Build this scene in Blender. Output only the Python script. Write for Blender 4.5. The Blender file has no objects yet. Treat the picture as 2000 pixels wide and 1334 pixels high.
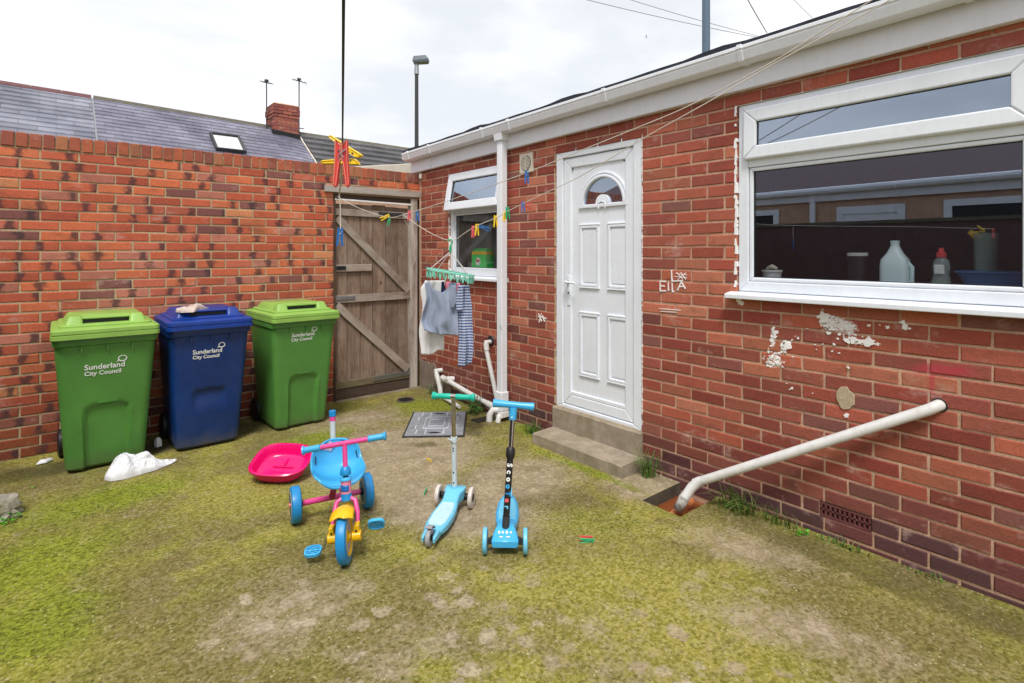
import bpy, bmesh, math, random
from math import sin, cos, pi, radians, sqrt, atan2
from mathutils import Vector, Matrix, noise, Euler

# ------------------------------------------------------------------ camera, sky, sun, exposure
S = bpy.context.scene
COL = S.collection
cam_d = bpy.data.cameras.new('camera'); cam = bpy.data.objects.new('camera', cam_d); COL.objects.link(cam)
cam.location = (0, 0, 1.5)
cam.rotation_euler = (radians(90), 0, -atan2(.6405, .768))
cam_d.sensor_width = 36; cam_d.lens = 36 * 1067 / 2000
cam_d.shift_y = -0.0875
cam_d.clip_start = .02; cam_d.clip_end = 2000
S.camera = cam

SUN_EL, SUN_AZ = radians(58), radians(222)      # azimuth clockwise from +Y (north)
w = bpy.data.worlds.new('World'); S.world = w; w.use_nodes = True
nt = w.node_tree; nt.nodes.clear()
def N(t, **k):
    n = nt.nodes.new(t)
    for a, b in k.items(): setattr(n, a, b)
    return n
out = N('ShaderNodeOutputWorld'); bg = N('ShaderNodeBackground')
sky = N('ShaderNodeTexSky'); sky.sky_type = 'NISHITA'; sky.sun_disc = False
sky.sun_elevation = SUN_EL; sky.sun_rotation = SUN_AZ; sky.dust_density = 2
tc = N('ShaderNodeTexCoord'); mp = N('ShaderNodeMapping'); mp.inputs['Scale'].default_value = (1.0, 1.0, 2.6)
nz = N('ShaderNodeTexNoise'); nz.inputs['Scale'].default_value = 2.1; nz.inputs['Detail'].default_value = 6; nz.inputs['Roughness'].default_value = .52
nz.inputs['Distortion'].default_value = .25
cr = N('ShaderNodeValToRGB'); cr.color_ramp.interpolation = 'EASE'
cr.color_ramp.elements[0].position = .38; cr.color_ramp.elements[0].color = (4.45, 4.62, 4.85, 1)
cr.color_ramp.elements[1].position = .62; cr.color_ramp.elements[1].color = (5.9, 5.95, 6.0, 1)
mx = N('ShaderNodeMixRGB'); mx.inputs[0].default_value = .93
L = nt.links.new
L(tc.outputs['Generated'], mp.inputs['Vector']); L(mp.outputs[0], nz.inputs['Vector']); L(nz.outputs[0], cr.inputs[0])
L(sky.outputs[0], mx.inputs[1]); L(cr.outputs[0], mx.inputs[2]); L(mx.outputs[0], bg.inputs[0]); L(bg.outputs[0], out.inputs[0])
bg.inputs[1].default_value = .1

sun_d = bpy.data.lights.new('sun', 'SUN'); sun = bpy.data.objects.new('sun', sun_d); COL.objects.link(sun)
sun_d.energy = 1.5; sun_d.angle = radians(15); sun_d.color = (1, .96, .9)
sun.rotation_euler = (pi / 2 - SUN_EL, 0, pi - SUN_AZ)
S.view_settings.view_transform = 'Standard'; S.view_settings.look = 'None'
S.view_settings.gamma = 1; S.view_settings.exposure = 1.0; S.view_settings.use_curve_mapping = False

# ------------------------------------------------------------------ measurement helpers (photo pixel -> point on a real plane)
CX, CY = .6405, .768
def ray(px):
    u = (px - 1000) / 1067
    return CX + CY * u, CY - CX * u
def on_ground(px, py, z=0.):
    d = (1.5 - z) * 1067 / (py - 492); r = ray(px)
    return Vector((r[0] * d, r[1] * d, z))
def on_x(px, py, X0):
    r = ray(px); t = X0 / r[0]
    return Vector((X0, r[1] * t, 1.5 - (py - 492) * t / 1067))
def on_y(px, py, Y0):
    r = ray(px); t = Y0 / r[1]
    return Vector((r[0] * t, Y0, 1.5 - (py - 492) * t / 1067))
def at_depth(px, py, d):
    r = ray(px)
    return Vector((r[0] * d, r[1] * d, 1.5 - (py - 492) * d / 1067))
def depth(p): return CX * p[0] + CY * p[1]
def in_view(p, m=.03):
    d = depth(p)
    if d < .3: return False
    x = .5 + (CY * p[0] - CX * p[1]) / d * 1067 / 2000; y = (492 - (p[2] - 1.5) * 1067 / d) / 1334
    return -m < x < 1 + m and -m < y < 1 + m

# ------------------------------------------------------------------ mesh builder
def sstep(a, b, x):
    t = min(1, max(0, (x - a) / (b - a) if a != b else float(x > a))); return t * t * (3 - 2 * t)
class MB:
    def __init__(s, xf=None): s.v = []; s.f = []; s.xf = xf or Matrix.Identity(4)
    def av(s, p): s.v.append(tuple(s.xf @ Vector(p))); return len(s.v) - 1
    def poly(s, pts): s.f.append([s.av(p) for p in pts]); return s
    def box(s, x0, x1, y0, y1, z0, z1, ins=None):
        # ins = (dx, dy) inset of the top face on each side
        i, j = ins or (0, 0)
        P = [(x0, y0, z0), (x1, y0, z0), (x1, y1, z0), (x0, y1, z0), (x0 + i, y0 + j, z1), (x1 - i, y0 + j, z1), (x1 - i, y1 - j, z1), (x0 + i, y1 - j, z1)]
        b = [s.av(p) for p in P]
        for q in ((3, 2, 1, 0), (4, 5, 6, 7), (0, 1, 5, 4), (1, 2, 6, 5), (2, 3, 7, 6), (3, 0, 4, 7)): s.f.append([b[k] for k in q])
        return s
    def cbox(s, x0, x1, y0, y1, z0, z1, c=.004):
        # box with chamfered edges
        rings = []
        for z, e in ((z0, c), (z0 + c, 0), (z1 - c, 0), (z1, c)):
            a, b, d, f = x0 + e, x1 - e, y0 + e, y1 - e
            k = c if e == 0 else c * .5
            rings.append([(a + k, d, z), (b - k, d, z), (b, d + k, z), (b, f - k, z), (b - k, f, z), (a + k, f, z), (a, f - k, z), (a, d + k, z)])
        return s.loft(rings)
    def loft(s, rings, close=True, cap=True):
        idx = [[s.av(p) for p in r] for r in rings]; n = len(rings[0])
        for a, b in zip(idx, idx[1:]):
            for k in range(n if close else n - 1):
                s.f.append([a[k], a[(k + 1) % n], b[(k + 1) % n], b[k]])
        if cap and close:
            s.f.append(idx[0][::-1]); s.f.append(idx[-1][:])
        return s
    def tube(s, path, r, n=8, cap=True, flat=1.0):
        pts = [Vector(p) for p in path]; rr = r if isinstance(r, (list, tuple)) else [r] * len(pts)
        rings = []; up = None
        for k, p in enumerate(pts):
            t = (pts[min(k + 1, len(pts) - 1)] - pts[max(k - 1, 0)]).normalized()
            if up is None:
                up = Vector((0, 0, 1)) if abs(t.z) < .9 else Vector((1, 0, 0))
            a = t.cross(up)
            if a.length < 1e-4: a = t.cross(Vector((0, 1, 0)))
            a.normalize(); b = a.cross(t).normalized(); up = b
            rings.append([p + (a * cos(2 * pi * j / n) + b * sin(2 * pi * j / n) * flat) * rr[k] for j in range(n)])
        return s.loft(rings, cap=cap)
    def cyl(s, a, b, r, n=16, r2=None): return s.tube([a, b], [r, r if r2 is None else r2], n)
    def lathe(s, prof, axis='Z', n=24, o=(0, 0, 0), cap=True):
        rings = []
        for r, h in prof:
            ring = []
            for j in range(n):
                c, d = cos(2 * pi * j / n) * r, sin(2 * pi * j / n) * r
                p = {'Z': (c, d, h), 'Y': (d, h, c), 'X': (h, c, d)}[axis]
                ring.append((p[0] + o[0], p[1] + o[1], p[2] + o[2]))
            rings.append(ring)
        return s.loft(rings, cap=cap)
    def prism(s, poly, y0, y1, plane='XZ'):
        def q(p, h): return {'XZ': (p[0], h, p[1]), 'XY': (p[0], p[1], h), 'YZ': (h, p[0], p[1])}[plane]
        a = [s.av(q(p, y0)) for p in poly]; b = [s.av(q(p, y1)) for p in poly]; n = len(poly)
        s.f.append(a[::-1]); s.f.append(b)
        for k in range(n): s.f.append([a[k], a[(k + 1) % n], b[(k + 1) % n], b[k]])
        return s
    def grid(s, fn, nu, nv, wrap=False):
        I = [[s.av(fn(i / nu, j / nv)) for i in range(nu if wrap else nu + 1)] for j in range(nv + 1)]
        for j in range(nv):
            for i in range(nu):
                i2 = (i + 1) % nu if wrap else i + 1
                s.f.append([I[j][i], I[j][i2], I[j + 1][i2], I[j + 1][i]])
        return s
    def mesh(s, name, mat=None, smooth=False, fix=True):
        m = bpy.data.meshes.new(name); m.from_pydata(s.v, [], s.f)
        if fix:
            b = bmesh.new(); b.from_mesh(m); bmesh.ops.recalc_face_normals(b, faces=b.faces); b.to_mesh(m); b.free()
        if mat: m.materials.append(mat)
        if smooth:
            m.polygons.foreach_set('use_smooth', [True] * len(m.polygons))
            try: m.set_sharp_from_angle(angle=radians(38))
            except Exception: pass
        m.update(); return m
    def build(s, name, mat, parent=None, smooth=False, bevel=0, label=None, kind=None, solid=0, sub=0, loc=None, fix=True):
        o = bpy.data.objects.new(name, s.mesh(name, mat, smooth, fix)); COL.objects.link(o)
        if parent: o.parent = parent
        if loc is not None: o.location = loc
        if solid:
            q = o.modifiers.new('solid', 'SOLIDIFY'); q.thickness = solid; q.offset = 0
        if sub:
            q = o.modifiers.new('sub', 'SUBSURF'); q.levels = sub; q.render_levels = sub
        if bevel:
            q = o.modifiers.new('bevel', 'BEVEL'); q.width = bevel; q.segments = 2; q.limit_method = 'ANGLE'; q.angle_limit = radians(40)
        if label: o['label'] = label
        if kind: o['kind'] = kind
        return o
def tag(o, label=None, cat=None, group=None, kind=None):
    for k, v in (('label', label), ('category', cat), ('group', group), ('kind', kind)):
        if v: o[k] = v
    return o
def thing(name, label, cat, loc=(0, 0, 0), rz=0, group=None, rot=None):
    o = bpy.data.objects.new(name, None); COL.objects.link(o); o.empty_display_size = .1
    o.location = loc; o.rotation_euler = rot or (0, 0, rz)
    return tag(o, label, cat, group)
def link_mesh(name, mesh, parent, loc, rot=(0, 0, 0), color=None):
    o = bpy.data.objects.new(name, mesh); COL.objects.link(o)
    if parent: o.parent = parent
    o.location = loc; o.rotation_euler = rot
    if color: o.color = color
    return o

# ------------------------------------------------------------------ materials
class Mat:
    def __init__(s, name):
        s.m = bpy.data.materials.new(name); s.m.use_nodes = True; s.t = s.m.node_tree
        s.b = s.t.nodes['Principled BSDF']; s.out = s.t.nodes['Material Output']
    def n(s, t, ins=None, **k):
        x = s.t.nodes.new(t)
        for a, b in k.items(): setattr(x, a, b)
        for a, b in (ins or {}).items():
            if isinstance(b, bpy.types.NodeSocket): s.t.links.new(b, x.inputs[a])
            else: x.inputs[a].default_value = b
        return x
    def set(s, **k):
        for a, b in k.items():
            a = {'color': 'Base Color', 'rough': 'Roughness', 'metal': 'Metallic', 'spec': 'Specular IOR Level', 'coat': 'Coat Weight', 'sss': 'Subsurface Weight', 'trans': 'Transmission Weight', 'normal': 'Normal', 'alpha': 'Alpha'}.get(a, a)
            if isinstance(b, bpy.types.NodeSocket): s.t.links.new(b, s.b.inputs[a])
            else:
                if a == 'Base Color' and len(b) == 3: b = (*b, 1)
                s.b.inputs[a].default_value = b
        return s
    def pos(s): return s.n('ShaderNodeNewGeometry').outputs['Position']
    def objc(s): return s.n('ShaderNodeTexCoord').outputs['Object']
    def mapp(s, vec, scale=(1, 1, 1), loc=(0, 0, 0)): return s.n('ShaderNodeMapping', {'Vector': vec, 'Scale': scale, 'Location': loc}).outputs[0]
    def noise(s, vec, scale, detail=3, rough=.5, dist=0): return s.n('ShaderNodeTexNoise', {'Vector': vec, 'Scale': scale, 'Detail': detail, 'Roughness': rough, 'Distortion': dist}).outputs[0]
    def ramp(s, fac, stops, interp='LINEAR'):
        r = s.n('ShaderNodeValToRGB', {'Fac': fac}); r.color_ramp.interpolation = interp
        e = r.color_ramp.elements
        while len(e) < len(stops): e.new(.5)
        for q, (p, c) in zip(e, stops):
            q.position = p; q.color = (c, c, c, 1) if isinstance(c, (int, float)) else (*c[:3], 1)
        return r.outputs[0]
    def mix(s, fac, a, b, mode='MIX'):
        x = s.n('ShaderNodeMix', data_type='RGBA', blend_type=mode)
        for i, v in ((0, fac), (6, a), (7, b)):
            if isinstance(v, bpy.types.NodeSocket): s.t.links.new(v, x.inputs[i])
            else: x.inputs[i].default_value = (*v, 1) if isinstance(v, tuple) and len(v) == 3 else v
        return x.outputs[2]
    def math(s, op, a, b=None, c=None, clamp=False):
        x = s.n('ShaderNodeMath', operation=op, use_clamp=clamp)
        for i, v in enumerate((a, b, c)):
            if v is None: continue
            if isinstance(v, bpy.types.NodeSocket): s.t.links.new(v, x.inputs[i])
            else: x.inputs[i].default_value = v
        return x.outputs[0]
    def bump(s, h, strength=.3, dist=.01):
        s.set(normal=s.n('ShaderNodeBump', {'Height': h, 'Strength': strength, 'Distance': dist}).outputs[0]); return s
    def sep(s, vec): return s.n('ShaderNodeSeparateXYZ', {'Vector': vec}).outputs
    def blob(s, cx, cy, rx, ry, ang=0, soft=.35, wob=None, plane='XY'):
        # soft elliptical patch on the ground, edges broken up by noise
        p = s.n('ShaderNodeMapping', {'Vector': s.pos(), 'Location': (cx, cy, 0) if plane == 'XY' else (0, cx, cy), 'Rotation': (0, 0, ang) if plane == 'XY' else (ang, 0, 0), 'Scale': (rx, ry, 1e6) if plane == 'XY' else (1e6, rx, ry)}, vector_type='TEXTURE').outputs[0]
        l = s.n('ShaderNodeVectorMath', {0: p}, operation='LENGTH').outputs['Value']
        if wob is not None: l = s.math('ADD', l, s.math('MULTIPLY', s.math('SUBTRACT', wob, .5), 1.5))
        return s.n('ShaderNodeMapRange', {'Value': l, 'From Min': 1 + soft, 'From Max': 1 - soft, 'To Min': 0., 'To Max': 1.}, interpolation_type='SMOOTHSTEP').outputs[0]

def plastic(name, c, rough=.4, var=.08, dirt=0., sc=9., spec=.5, coat=0, scuff=0., streak=0.):
    m = Mat(name); p = m.pos()
    n1 = m.noise(p, sc, 4, .6)
    dark = tuple(x * (1 - 2.2 * var) for x in c); light = tuple(min(1, x * (1 + var)) for x in c)
    col = m.ramp(n1, [(.25, dark), (.75, light)])
    if dirt:
        g = m.ramp(m.noise(p, 26, 5, .7), [(.5, 0), (.72, 1)])
        col = m.mix(m.math('MULTIPLY', g, dirt), col, (.16, .14, .1))
    if scuff:
        q = m.noise(m.mapp(p, (1, 1, .22)), 55, 5, .75, 2.); q2 = m.noise(m.mapp(p, (.25, .25, 1)), 70, 5, .75, 2.)
        k = m.math('MAXIMUM', m.ramp(q, [(.66, 0.), (.72, 1.)]), m.ramp(q2, [(.68, 0.), (.73, 1.)]))
        k = m.math('MULTIPLY', k, m.ramp(m.noise(p, 3.2, 4, .6), [(.42, 0.), (.62, 1.)]))
        col = m.mix(m.math('MULTIPLY', k, scuff), col, tuple(min(1, x * 1.5 + .12) for x in c))
        zz = m.sep(p)[2]; gb = m.math('ADD', zz, m.math('MULTIPLY', m.noise(p, 9, 5, .7), .22))
        col = m.mix(m.ramp(gb, [(.08, .75), (.24, 0.)]), col, (.10, .095, .055))
        col = m.mix(m.math('MULTIPLY', m.ramp(m.noise(p, 5, 6, .7), [(.45, 0.), (.75, 1.)]), .3), col, tuple(x * .55 + .03 for x in c))
    if streak:
        q = m.noise(m.mapp(p, (9, 9, .7)), 5, 6, .7); col = m.mix(m.math('MULTIPLY', m.ramp(q, [(.48, 0.), (.72, 1.)]), streak), col, (.30, .29, .25))
    m.set(color=col, rough=m.n('ShaderNodeMapRange', {'Value': m.noise(p, 40, 3), 'To Min': rough * .75, 'To Max': min(1, rough * 1.3)}).outputs[0], spec=spec, coat=coat)
    m.bump(m.noise(p, 160, 2), .06, .002)
    return m.m
def metal(name, c, rough=.3):
    m = Mat(name); p = m.pos()
    m.set(color=m.ramp(m.noise(p, 60, 4, .7), [(.3, tuple(x * .7 for x in c)), (.7, c)]), metal=1., rough=m.n('ShaderNodeMapRange', {'Value': m.noise(p, 90, 3), 'To Min': rough * .7, 'To Max': rough * 1.5}).outputs[0])
    return m.m

M = {}
M['upvc'] = plastic('upvc_white', (.80, .84, .90), .32, .03, .05, 5, streak=.09)
M['fascia'] = plastic('fascia_white', (.80, .81, .87), .5, .03, .05, 4, streak=.10)
M['gutter'] = plastic('gutter_white', (.83, .86, .92), .35, .03, .05, 5, streak=.09)
M['pipe_white'] = plastic('pipe_white', (.68, .67, .66), .45, .06, .22, 9)
M['seal_dark'] = plastic('seal_dark', (.02, .02, .022), .6)
M['chrome'] = metal('chrome', (.62, .6, .56), .16)
M['galv'] = metal('galvanised', (.42, .43, .45), .45)
M['dark_metal'] = plastic('dark_steel', (.035, .036, .04), .5)
M['black'] = plastic('black_plastic', (.012, .012, .014), .45)
M['lid_green'] = plastic('lid_green', (.27, .47, .09), .42, .07, .06, 6)
M['bin_green'] = plastic('bin_green', (.085, .26, .048), .42, .08, .08, 4, scuff=.35)
M['bin_blue'] = plastic('bin_blue', (.001, .032, .17), .38, .12, .06, 4, scuff=.35)
M['lid_blue'] = plastic('lid_blue', (.003, .04, .27), .38, .1, .06, 6)
M['print_white'] = plastic('print_white', (.8, .82, .8), .6, .02)
M['toy_blue'] = plastic('toy_blue', (.055, .42, .78), .28, .06, .03, 8)
M['toy_blue_d'] = plastic('toy_blue_deep', (.01, .26, .62), .4, .08, .08, 12)
M['toy_pale'] = plastic('toy_pale_blue', (.16, .56, .80), .35, .05, .06, 8)
M['grip_pad'] = plastic('deck_pad', (.48, .70, .75), .55, .06, .1, 20)
M['pink'] = plastic('pink_paint', (.78, .07, .30), .25, .05, .03, 10)
M['hotpink'] = plastic('hot_pink', (.82, .003, .17), .22, .06, .02, 6)
M['maroon'] = plastic('dark_pink_paint', (.42, .01, .11), .3, .05)
M['yellow'] = plastic('toy_yellow', (.86, .50, .005), .3, .05, .05, 9)
M['teal'] = plastic('teal_grip', (.008, .45, .33), .35, .05)
M['white_tube'] = plastic('white_tube', (.60, .68, .72), .35, .06, .1, 12)
M['wheel_white'] = plastic('wheel_milky', (.68, .60, .55), .3, .08, .25, 14)
M['wheel_grey'] = plastic('wheel_grey', (.34, .34, .36), .45, .1, .3, 14)
M['mint'] = plastic('mint_plastic', (.22, .62, .48), .35, .05)
M['cream'] = plastic('cream_board', (.66, .60, .50), .6, .08, .1, 4)
M['rope'] = plastic('rope_pale', (.62, .57, .50), .8, .08)
M['rope_dark'] = plastic('rope_dark', (.05, .055, .06), .8, .05)
for n, c in dict(red=(.74, .06, .055), peg_yellow=(.92, .62, .01), peg_blue=(.01, .14, .46), peg_green=(.01, .42, .16), peg_pink=(.8, .12, .15), peg_rim=(.85, .28, .2)).items():
    M[n] = plastic(n + '_plastic', c, .3, .05)
M['spring'] = metal('peg_spring', (.6, .6, .62), .3)

def wall_paint(m, p, col):
    # old paint on the house wall below the window: flaked white patches and a thin red smear over brick and joint alike
    wob = m.noise(p, 11, 5, .7); st = m.noise(m.mapp(p, (1, 1.0, 2.2)), 38, 6, .72, .6); msk = None
    for q in [(1.424, .885, .075, .045, 0), (1.43, 1.02, .016, .08, 0), (1.10, 1.125, .11, .045, .25), (1.00, 1.045, .09, .016, 0), (1.17, 1.15, .02, .06, 0), (1.36, .97, .02, .05, .6)]:
        k = m.blob(*q, soft=.5, wob=wob, plane='YZ'); msk = k if msk is None else m.math('MAXIMUM', msk, k)
    k = m.math('ADD', m.math('MULTIPLY', msk, .42), st)
    col = m.mix(m.math('MULTIPLY', m.ramp(k, [(.84, 0.), (.87, .95)]), m.ramp(msk, [(.02, 0.), (.12, 1.)])), col, (.86, .85, .84))
    red = m.math('MAXIMUM', m.blob(.66, .955, .115, .028, -.10, .5, wob, 'YZ'), m.blob(.70, .90, .012, .05, 0, .5, wob, 'YZ'))
    col = m.mix(m.math('MULTIPLY', m.math('MULTIPLY', red, m.ramp(st, [(.3, .55), (.6, 1.)])), .8), col, (.47, .045, .075))
    return col
def mat_brick(name, smudge, joined=False, grain=1.0):
    m = Mat(name); p = m.pos()
    if joined:
        a = m.n('ShaderNodeAttribute', attribute_name='tone'); c, al = a.outputs['Color'], a.outputs['Alpha']
    else:
        a = m.n('ShaderNodeObjectInfo'); c, al = a.outputs['Color'], a.outputs['Alpha']
    uv = m.sep(m.n('ShaderNodeUVMap', uv_map='UVMap').outputs[0])
    f1 = m.noise(p, 14, 5, .65); f2 = m.noise(p, 90, 4, .7)
    col = m.mix(m.ramp(f1, [(.3, 0.), (.7, 1.)]), c, m.mix(1., c, (1.22, 1.16, 1.12), 'MULTIPLY'))
    col = m.mix(m.ramp(f2, [(.3, .55), (.62, 0.)]), col, m.mix(1., c, (.62, .55, .58), 'MULTIPLY'))
    if smudge:
        # kiln 'kiss' marks: a dark band somewhere along most bricks, given by the brick's own alpha
        d = m.math('ABSOLUTE', m.math('SUBTRACT', uv[0], al))
        d = m.math('ADD', d, m.math('MULTIPLY', m.math('SUBTRACT', m.noise(p, 28, 4), .5), .09))
        k = m.n('ShaderNodeMapRange', {'Value': d, 'From Min': .042, 'From Max': .006, 'To Min': 0., 'To Max': .8}, interpolation_type='SMOOTHSTEP').outputs[0]
        col = m.mix(k, col, (.055, .03, .036))
    # efflorescence and grime
    wn = m.ramp(m.noise(m.mapp(p, (1, 1, 1.4)), 5.5, 6, .72), [(.58, 0.), (.76, .6)])
    col = m.mix(wn, col, (.58, .42, .36))
    gn = m.ramp(m.noise(m.mapp(p, (1, 1, 1.8), (4, 7, 2)), 3.2, 6, .7), [(.56, 0.), (.75, .55)])
    col = m.mix(gn, col, (.10, .045, .035))
    if not smudge: col = wall_paint(m, p, col)
    m.set(color=col, rough=.82, spec=.3)
    h = m.math('ADD', m.noise(p, 120, 4, .7), m.math('MULTIPLY', m.noise(m.mapp(p, (1, 1, 3.)), 45, 3, .6), 1.1))
    m.bump(h, .45 * grain, .004)
    return m.m
M['brick_b'] = mat_brick('brick_orange', True); M['brick_bj'] = mat_brick('brick_orange_joined', True, True)
M['brick_h'] = mat_brick('brick_red', False, grain=.7); M['brick_hj'] = mat_brick('brick_red_joined', False, True, .7)
def mat_mortar(name, c, c2):
    m = Mat(name); p = m.pos()
    col = m.mix(m.ramp(m.noise(p, 7, 6, .7), [(.35, 0.), (.65, 1.)]), c, c2)
    col = m.mix(m.ramp(m.noise(p, 60, 4, .7), [(.35, .5), (.6, 0.)]), col, tuple(x * .55 for x in c2))
    if name == 'mortar_pinkish': col = wall_paint(m, p, col)
    m.set(color=col, rough=.95, spec=.1); m.bump(m.noise(p, 150, 5, .75), .7, .005)
    return m.m
M['mortar_b'] = mat_mortar('mortar_sand', (.60, .46, .29), (.44, .33, .21))
M['mortar_h'] = mat_mortar('mortar_pinkish', (.68, .44, .31), (.52, .33, .23))
def mat_concrete(name, c1, c2, moss=0.):
    m = Mat(name); p = m.pos()
    col = m.ramp(m.noise(p, 9, 7, .7), [(.3, c1), (.7, c2)])
    col = m.mix(m.ramp(m.noise(p, 120, 4, .8), [(.3, .6), (.55, 0.)]), col, tuple(x * .5 for x in c1))
    if moss:
        col = m.mix(m.math('MULTIPLY', m.ramp(m.noise(p, 6, 5, .7), [(.45, 0.), (.62, 1.)]), moss), col, (.12, .13, .03))
    m.set(color=col, rough=.9, spec=.25); m.bump(m.noise(p, 90, 6, .8), .6, .006)
    return m.m
M['concrete'] = mat_concrete('concrete_step', (.27, .22, .165), (.46, .385, .30), .25)
M['concrete_dark'] = mat_concrete('concrete_damp', (.06, .05, .04), (.13, .11, .09), .3)
M['stone'] = mat_concrete('stone', (.25, .22, .17), (.45, .42, .36), .7)
M['render_patch'] = mat_concrete('render_patch', (.18, .14, .12), (.36, .28, .24), .2)

def mat_wood(name, c1, c2, grey=0.):
    m = Mat(name); o = m.objc(); rnd = m.n('ShaderNodeObjectInfo').outputs['Random']
    off = m.n('ShaderNodeCombineXYZ', {'X': m.math('MULTIPLY', rnd, 37.), 'Y': m.math('MULTIPLY', rnd, 11.), 'Z': m.math('MULTIPLY', rnd, 19.)}).outputs[0]
    q = m.n('ShaderNodeVectorMath', {0: o, 1: off}, operation='ADD').outputs[0]
    g = m.noise(m.mapp(q, (1.2, 14, 14)), 3.5, 6, .65, 1.2)
    col = m.ramp(g, [(.28, c1), (.5, tuple((a + b) / 2 for a, b in zip(c1, c2))), (.72, c2)])
    tone = m.n('ShaderNodeMapRange', {'Value': rnd, 'To Min': .72, 'To Max': 1.2}).outputs[0]
    col = m.mix(1., col, m.n('ShaderNodeCombineColor', {'Red': tone, 'Green': tone, 'Blue': tone}).outputs[0], 'MULTIPLY')
    st = m.ramp(m.noise(m.mapp(q, (.5, 3, 3)), 3, 4, .6), [(.45, 0.), (.66, .8)])
    col = m.mix(st, col, (.13, .075, .045))
    k = m.n('ShaderNodeTexVoronoi', {'Vector': m.mapp(q, (1.6, 4, 4)), 'Scale': 2.2}).outputs['Distance']
    col = m.mix(m.ramp(k, [(.05, .9), (.1, 0.)]), col, (.06, .03, .02))
    if grey: col = m.mix(m.ramp(m.noise(q, 8, 4, .6), [(.35, 0.), (.65, grey)]), col, (.46, .41, .37))
    m.set(color=col, rough=.85, spec=.2); m.bump(g, .5, .004)
    return m.m
M['wood'] = mat_wood('weathered_boards', (.125, .08, .055), (.34, .24, .175), .18)
M['wood_pale'] = mat_wood('weathered_rail', (.22, .17, .135), (.46, .38, .31), .5)
M['wood_post'] = mat_wood('weathered_post', (.36, .32, .28), (.58, .52, .46), .5)
M['wood_green'] = mat_wood('mossy_rail', (.14, .12, .06), (.27, .22, .12), .1)
M['wood_dark'] = mat_wood('dark_board', (.05, .035, .028), (.10, .07, .055))

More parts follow.
